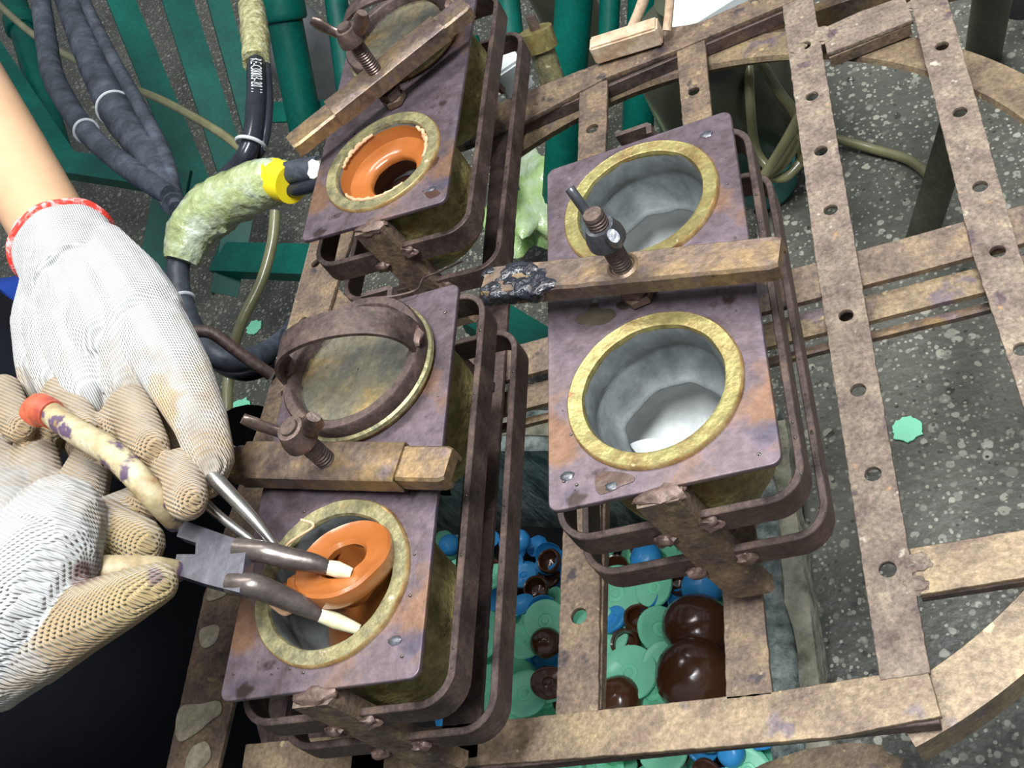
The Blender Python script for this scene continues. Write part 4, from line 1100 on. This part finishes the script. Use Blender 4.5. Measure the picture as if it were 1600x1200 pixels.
for v in vs_:
    f_ = (v.co.x - x0) / (x1 - x0) * (len(cpath) - 1.001); k_ = int(f_); c_ = cpath[k_].lerp(cpath[k_ + 1], f_ - k_); ax = (cpath[k_ + 1] - cpath[k_]).normalized()
    vw = (CAM - c_).normalized(); vw = (vw - ax * vw.dot(ax)).normalized(); yy = vw.cross(ax)
    an = v.co.y * ks * 1.7 / .0115 - .05
    v.co = c_ + yy * math.sin(an) * .0122 + vw * (math.cos(an) * .0122 + v.co.z)
obj('hose_print', mtx, M['print'], h)
# wrapped elbow
p1 = [(500, 262, -.09), (462, 268, -.09), (420, 280, -.10), (360, 300, -.105), (315, 335, -.11), (285, 385, -.12), (278, 430, -.13), (284, 470, -.14), (305, 520, -.15), (345, 560, -.16), (395, 560, -.19), (440, 535, -.23), (470, 500, -.26)]
h = hose('wrapped_hose', p1, .0125, M['rubber'], 'black hose loop bandaged in pale green plastic wrap with a yellow tape band', 'hose')
bm = B(); tube(bm, [P(*q) for q in ((446, 283, -.10), (420, 285, -.10), (380, 300, -.103), (335, 325, -.108), (300, 362, -.115), (283, 410, -.125))], [.021, .0265, .0285, .030, .028, .019], 24, 10, wob=.10); obj('plastic_wrap', bm, M['wrap'], h)
bm = B(); tube(bm, [P(428, 280, -.098), P(442, 284, -.098), P(456, 288, -.098)], [.0225, .0215, .0205], 24, 4); obj('tape_band', bm, M['yellow'], h)
tie(h, p1, 7, .0135)
hose('steel_pipe', [(436, 280, -.098), (480, 268, -.092), (540, 250, -.088)], .0095, M['jaw'], 'dark pipe leaving the yellow tape band towards the top-left mould', 'pipe')
hose('steel_pipe', [(440, 300, -.105), (480, 292, -.10), (540, 275, -.095)], .0075, M['shiny_hose'], 'lower glossy pipe beside the dark one by the yellow tape', 'pipe')
bm = B(); ball(bm, P(493, 265, -.07), .009, 2, (.8, 1.3, .9), .4, 2); tag(obj('paste_lump', bm, M['ball']), 'small off-white lump stuck between the pipes and the top-left plate', 'lump')
hose('rubber_hose', [(300, 500, -.25), (330, 560, -.23), (380, 585, -.22), (430, 565, -.22), (450, 520, -.22)], .008, M['shiny_hose'], 'small glossy black hose loop behind the bent rod hook', 'hose')
# yellowed thin tubes
hose('clear_tube', [(-20, -10, -.33), (60, 60, -.34), (180, 125, -.35), (260, 160, -.36), (340, 205, -.37), (385, 240, -.38)], .0075, M['vinyltube'], 'long yellowed tube running diagonally behind the upper-left hoses', 'tube')
hose('clear_tube', [(430, 330, -.40), (425, 380, -.42), (408, 440, -.44), (375, 510, -.46), (358, 580, -.50), (355, 650, -.52)], .0085, M['vinyltube'], 'yellowed tube hanging straight down below the wrapped elbow', 'tube')
for k, (pts, lab) in enumerate([
    ([(1170, 90, -.30), (1172, 160, -.33), (1180, 230, -.38), (1200, 262, -.40)], 'yellowed tube hanging leftmost beside the smoky container'),
    ([(1185, 90, -.29), (1215, 140, -.32), (1245, 185, -.35), (1255, 250, -.40)], 'yellowed tube crossing to the first perforated bar'),
    ([(1250, 180, -.32), (1225, 225, -.35), (1200, 265, -.38), (1175, 300, -.40)], 'yellowed tube slanting down left to the teal vessel'),
    ([(1250, 215, -.36), (1225, 255, -.39), (1205, 275, -.41), (1230, 275, -.41), (1262, 240, -.40)], 'yellowed tube curled at the bottom of the tube group'),
    ([(1300, 215, -.46), (1360, 232, -.47), (1420, 250, -.47), (1452, 275, -.47)], 'pale tube lying on the floor between the two perforated bars')]):
    hose('clear_tube', pts, .0058, M['vinyltube'], lab, 'tube')
# green painted frames
def gtube(pts, r, label, m=None, name='green_post', cat='post', extra=None):
    o = hose(name, pts, r, m or M['green'], label, cat); return o
def gbar(a, b_, w_, th, label, name='green_bar', m=None):
    A, Bp = P(*a), P(*b_); t_ = (Bp - A).normalized(); v = (CAM - (A + Bp) / 2).normalized(); 
    up = Vector((.55, -.35, .75)); up = (up - t_ * up.dot(t_)).normalized(); s = t_.cross(up)
    bm = B(); n = 14; rings = []
    L = (Bp - A).length
    for i in range(n + 1):
        p = A.lerp(Bp, i / n); rings.append([p - s * w_ / 2, p + s * w_ / 2, p + s * w_ / 2 - up * th, p + s * (w_ / 2 - .004) - up * th, p + s * (w_ / 2 - .004) - up * .004, p - s * w_ / 2 - up * .004])
    ring_faces(bm, rings); o = obj(name, bm, m or M['green'], smooth=False); tag(o, label, 'frame bar'); return o
gbar((165, -60, -.32), (325, 330, -.62), .055, .03, 'broad green angle bar crossing behind the upper-left hose bundle')
gbar((258, -60, -.36), (385, 330, -.66), .060, .03, 'green angle bar between the broad one and the printed hose')
gbar((325, -60, -.40), (400, 210, -.62), .045, .03, 'narrow green angle bar just left of the printed hose')
gbar((335, 400, -.60), (500, 405, -.60), .060, .03, 'low green cross bar left of the top-left mould, splashed with mint paint')
gbar((240, 430, -.60), (272, 260, -.50), .060, .03, 'green bar rising behind the wrapped elbow')
gbar((390, 260, -.55), (350, 460, -.64), .05, .03, 'slanting green bar under the wrapped elbow')
gbar((-60, 10, -.45), (110, 270, -.66), .07, .03, 'green bar at the far left above the forearm')
gbar((90, 250, -.62), (300, 280, -.62), .06, .03, 'green cross bar beneath the black hoses')
gbar((560, 170, -.60), (420, 175, -.60), .05, .03, 'green cross bar behind the top-left clamp bar')
def bottle_post(px, py0, py1, z0, z1, r, lab):
    t = empty('green_post', lab, 'post', P(px[1], py1, z1)); o0 = t.location
    bm = B(); tube(bm, [P(px[0], py0, z0) - o0, P(px[1], py1, z1) - o0], r, 22, 6); obj('post_tube', bm, M['green'], t)
    a = P(px[0], py0, z0) - o0; b_ = P(px[1], py1, z1) - o0
    q = a.lerp(b_, .30); tan = (b_ - a).normalized()
    bm = B(); tube(bm, [q - tan * .035, q - tan * .03, q + tan * .012, q + tan * .018], [r * 1.05, r * 1.3, r * 1.3, r * 1.05], 22, 4); obj('post_collar', bm, M['green'], t)
    return t
bottle_post((425, 480), -70, 210, -.35, -.62, .034, 'thick round green post with a collar right of the printed hose')
bottle_post((10, 95), -40, 250, -.50, -.72, .034, 'thick green post with a collar at the far left edge')
gtube([(900, -40, -.40), (872, 330, -.72)], .030, 'round green post right of the brass fitting')
gtube([(955, -40, -.42), (948, 110, -.52)], .016, 'thin bright-edged green post behind the back bar')
gtube([(1010, -40, -.42), (995, 225, -.66)], .026, 'round green post between the two short rack bars')
gtube([(1075, -40, -.46), (1045, 235, -.70)], .018, 'dark green post at the right of the post group')
gtube([(735, 60, -.45), (800, 300, -.62)], .014, 'thin green post seen through the upper strap hoops')
gtube([(520, -40, -.42), (545, 150, -.55)], .022, 'green post left of the topmost wing nut')
gtube([(790, -40, -.45), (800, 60, -.50)], .020, 'short green post behind the brass fitting')
gtube([(640, 300, -.5), (735, 430, -.62)], .030, 'slanted green post below the top-left mould') if False else None
gbar((745, 480, -.74), (850, 545, -.74), .075, .03, 'green floor bar with white paint drips between the two mould plates')
# dark room depth behind: smoky containers
def vessel(name, px, py, z, r, h, m, label, cat, neck=.4):
    b0 = P(px, py, z)
    t = empty(name, label, cat, b0)
    bm = B(); lathe(bm, [(.0006, 0), (r * .9, 0), (r, .02), (r, h * .78), (r * .85, h * .9), (r * neck, h * .97), (r * neck, h), (r * neck - .004, h)], 36); obj('vessel_body', bm, m, t)
    bm = B(); lathe(bm, [(r * neck + .004, h - .004), (r * neck + .004, h + .02), (.0006, h + .022)], 24); obj('cap', bm, m, t)
    return t
vessel('plastic_container', 520, 150, FZ, .085, .26, M['greyplastic'], 'cloudy grey plastic container behind the topmost wing nut', 'container')
vessel('plastic_container', 1165, 215, SZ, .095, .22, M['olive'], 'large smoky olive container behind the yellowed tubes', 'container')
vessel('plastic_container', 925, 90, FZ, .06, .30, M['olive'], 'dark container between the round green posts', 'container')
bm = B(); lathe(bm, [(.0006, 0), (.03, 0), (.040, .015), (.046, .05), (.043, .05), (.037, .02), (.0006, .01)], 40)
tag(obj('teal_bowl', bm, M['teal'], loc=P(1200, 300, SZ)), 'teal plastic bowl below the curled yellowed tubes', 'bowl')
# olive legs on the right
gtube([(1500, 180, -.27), (1428, 410, SZ)], .016, 'slanted grimy olive leg between the perforated bars', M['oliveleg'], 'table_leg', 'leg')
gtube([(1560, -60, -.28), (1535, 90, SZ)], .021, 'grimy olive leg at the top right beyond the rim', M['oliveleg'], 'table_leg', 'leg')
gtube([(1600, -20, -.4), (1590, 25, -.43)], .014, 'short black rubber stub at the top right corner', M['black'], 'rubber_stub', 'stub')
# plank at the top right
bm = B(); sweep_rect(bm, [P(1180, 62, -.24), P(1330, 12, -.24), P(1470, -18, -.24), P(1640, -60, -.24)], .03, .012); tag(obj('rusty_bar', bm, M['clamp']), 'reddish rusty bar crossing behind the top ends of the perforated bars', 'bar')
bm = B(); c = P(1150, 55, -.26); sweep_rect(bm, [P(1075, 85, -.25), P(1235, 62, -.25)], .035, .02); tag(obj('rusty_bar', bm, M['bar2']), 'brown rusty bar tucked under the back cross bar', 'bar')
# brass fitting
A0, A1 = P(868, 140, -.20), P(828, 22, -.12); t = empty('brass_fitting', 'brass pipe fitting with a round collar standing behind the back bar', 'fitting', A0)
d = (A1 - A0)
def seg(a, b_, r0, r1): bm = B(); cone(bm, d * a, d * b_, r0, r1, 28); return bm
obj('barrel', seg(0, .56, .0135, .0135), M['brassdull'], t); obj('collar', seg(.55, .80, .0185, .0185), M['brass'], t); obj('stem', seg(.78, .98, .0055, .0055), M['bolt'], t)
bm = B(); boxm(bm, P(798, 118, -.17), (.035, .03, .04), Matrix.Rotation(.4, 3, 'Z'), .003); tag(obj('white_block', bm, M['white']), 'small pale block left of the brass fitting behind the strap hoop', 'block')
# wooden block with sticks, white board
t = empty('wooden_block', 'bare wooden block lying on the back bar below two sticks', 'block', P(985, 78, RZ + .004)); o0 = t.location
bm = B(); a = math.atan2((P(1030, 58, RZ) - P(942, 85, RZ)).y, (P(1030, 58, RZ) - P(942, 85, RZ)).x)
boxm(bm, (0, 0, .012), (.072, .020, .022), Matrix.Rotation(a, 3, 'Z'), .002); obj('block_body', bm, M['wood'], t)
bm = B(); tube(bm, [P(985, 50, -.145), P(1000, 15, -.13), P(1015, -30, -.11)], .0055, 12, 4); tag(obj('wooden_stick', bm, M['wood']), 'left wooden stick leaning on the wooden block', 'stick')
bm = B(); tube(bm, [P(1042, 48, -.145), P(1046, 10, -.13), P(1048, -30, -.11)], .0045, 12, 4); tag(obj('wooden_stick', bm, M['wood']), 'right wooden stick standing beside the white board', 'stick')
bm = B(); q = [P(1050, 42, -.20), P(1085, 38, -.20), P(1165, -12, -.20), P(1150, -90, -.20), P(1045, -70, -.20)]
ring_faces(bm, [[v - Vector((0, 0, .012)) for v in q], q]); tag(obj('white_board', bm, M['white'], smooth=False), 'white board lying behind the back bar at the picture top', 'board')
bm = B(); q = [P(1048, 60, -.40), P(1066, 60, -.40), P(1070, 230, -.62), P(1052, 230, -.62)]
ring_faces(bm, [[v - Vector((0, .02, .005)) for v in q], q]); tag(obj('white_strip', bm, M['white'], smooth=False), 'narrow white strip left of the second short rack bar', 'strip')
# crumpled bag
bm = B(); ball(bm, (0, 0, 0), .08, 4, (.9, 1.1, .6), .9, 3)
for v in bm.verts: v.co += v.co.normalized() * .010 * mnoise.noise(v.co * 45)
tag(obj('plastic_bag', bm, M['bag'], loc=P(828, 320, -.72)), 'crumpled pale green plastic bag between the mould plates', 'bag')
# added black sheet standing in for the shade under left moulds
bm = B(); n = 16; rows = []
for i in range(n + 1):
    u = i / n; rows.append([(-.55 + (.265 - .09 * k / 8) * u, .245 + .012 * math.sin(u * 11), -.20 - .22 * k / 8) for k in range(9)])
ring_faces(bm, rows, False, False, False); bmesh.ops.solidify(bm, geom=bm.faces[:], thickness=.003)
tag(obj('shade_sheet', bm, M['black']), 'added black sheet standing in for the shade below the left-hand moulds', 'sheet')
# blue thing at the far left edge
bm = B(); ball(bm, (0, 0, 0), .13, 3, (1, 1.2, .8), .5, 2); tag(obj('blue_cloth', bm, M['bluecloth'], loc=P(-50, 570, -.38)), 'bright blue cloth peeking out at the left edge below the glove cuff', 'cloth')
# mint paint splashes on the floor
for k, (px, py, s, lab) in enumerate(((470, 398, 0, ''), (398, 512, .018, 'mint splash beside the hanging yellowed tube'), (1418, 672, .014, 'tiny mint splash on the floor between the perforated bars'), (372, 645, .03, 'mint splash under the upper glove'))):
    if not s: continue
    o = flat('paint_splash', [circ(0, 0, s, 40, s * .3, k)], .002, M['mint'], None, z=FZ + .003); zz_ = SZ - FZ if px > 1000 else 0; v = P(px, py, FZ + zz_); o.location = (v.x, v.y, zz_); tag(o, lab, 'paint splash')

# ------------------------------------------------------------------ leave out offcuts the picture shows nothing of, name twins together
bpy.context.view_layer.update()
dg = bpy.context.evaluated_depsgraph_get()
cand = [o for o in list(bpy.data.objects) if o.name.startswith('vinyl_') and o.type == 'MESH' and not o.parent]
seen = {}
for py in range(780, 1202, 4):
    for px in range(680, 1260, 4):
        d = (P(px, py, -.5) - CAM).normalized()
        hit, loc, nr, idx, ob, mtx = S.ray_cast(dg, CAM, d)
        if hit: seen[ob.name] = seen.get(ob.name, 0) + 1
gone = 0
for o in cand:
    if seen.get(o.name, 0) < 1 and o.location.z < -.60:
        bpy.data.objects.remove(o); gone += 1
labs = {}
for o in bpy.data.objects:
    if o.get('label') and o.get('category') and o.name.startswith('vinyl_'): labs.setdefault(o['label'], []).append(o)
for lb, os_ in labs.items():
    os_.sort(key=lambda q: proj(q.location)[0])
    if len(os_) == 2: os_[0]['label'] = lb + ', left one'; os_[1]['label'] = lb + ', right one'
    elif len(os_) == 3:
        for q, wd in zip(os_, ('left', 'middle', 'right')): q['label'] = lb + f', {wd} one'
    elif len(os_) > 2:
        for q in os_: q['group'] = lb
print('removed', gone, 'kept', len(cand) - gone)
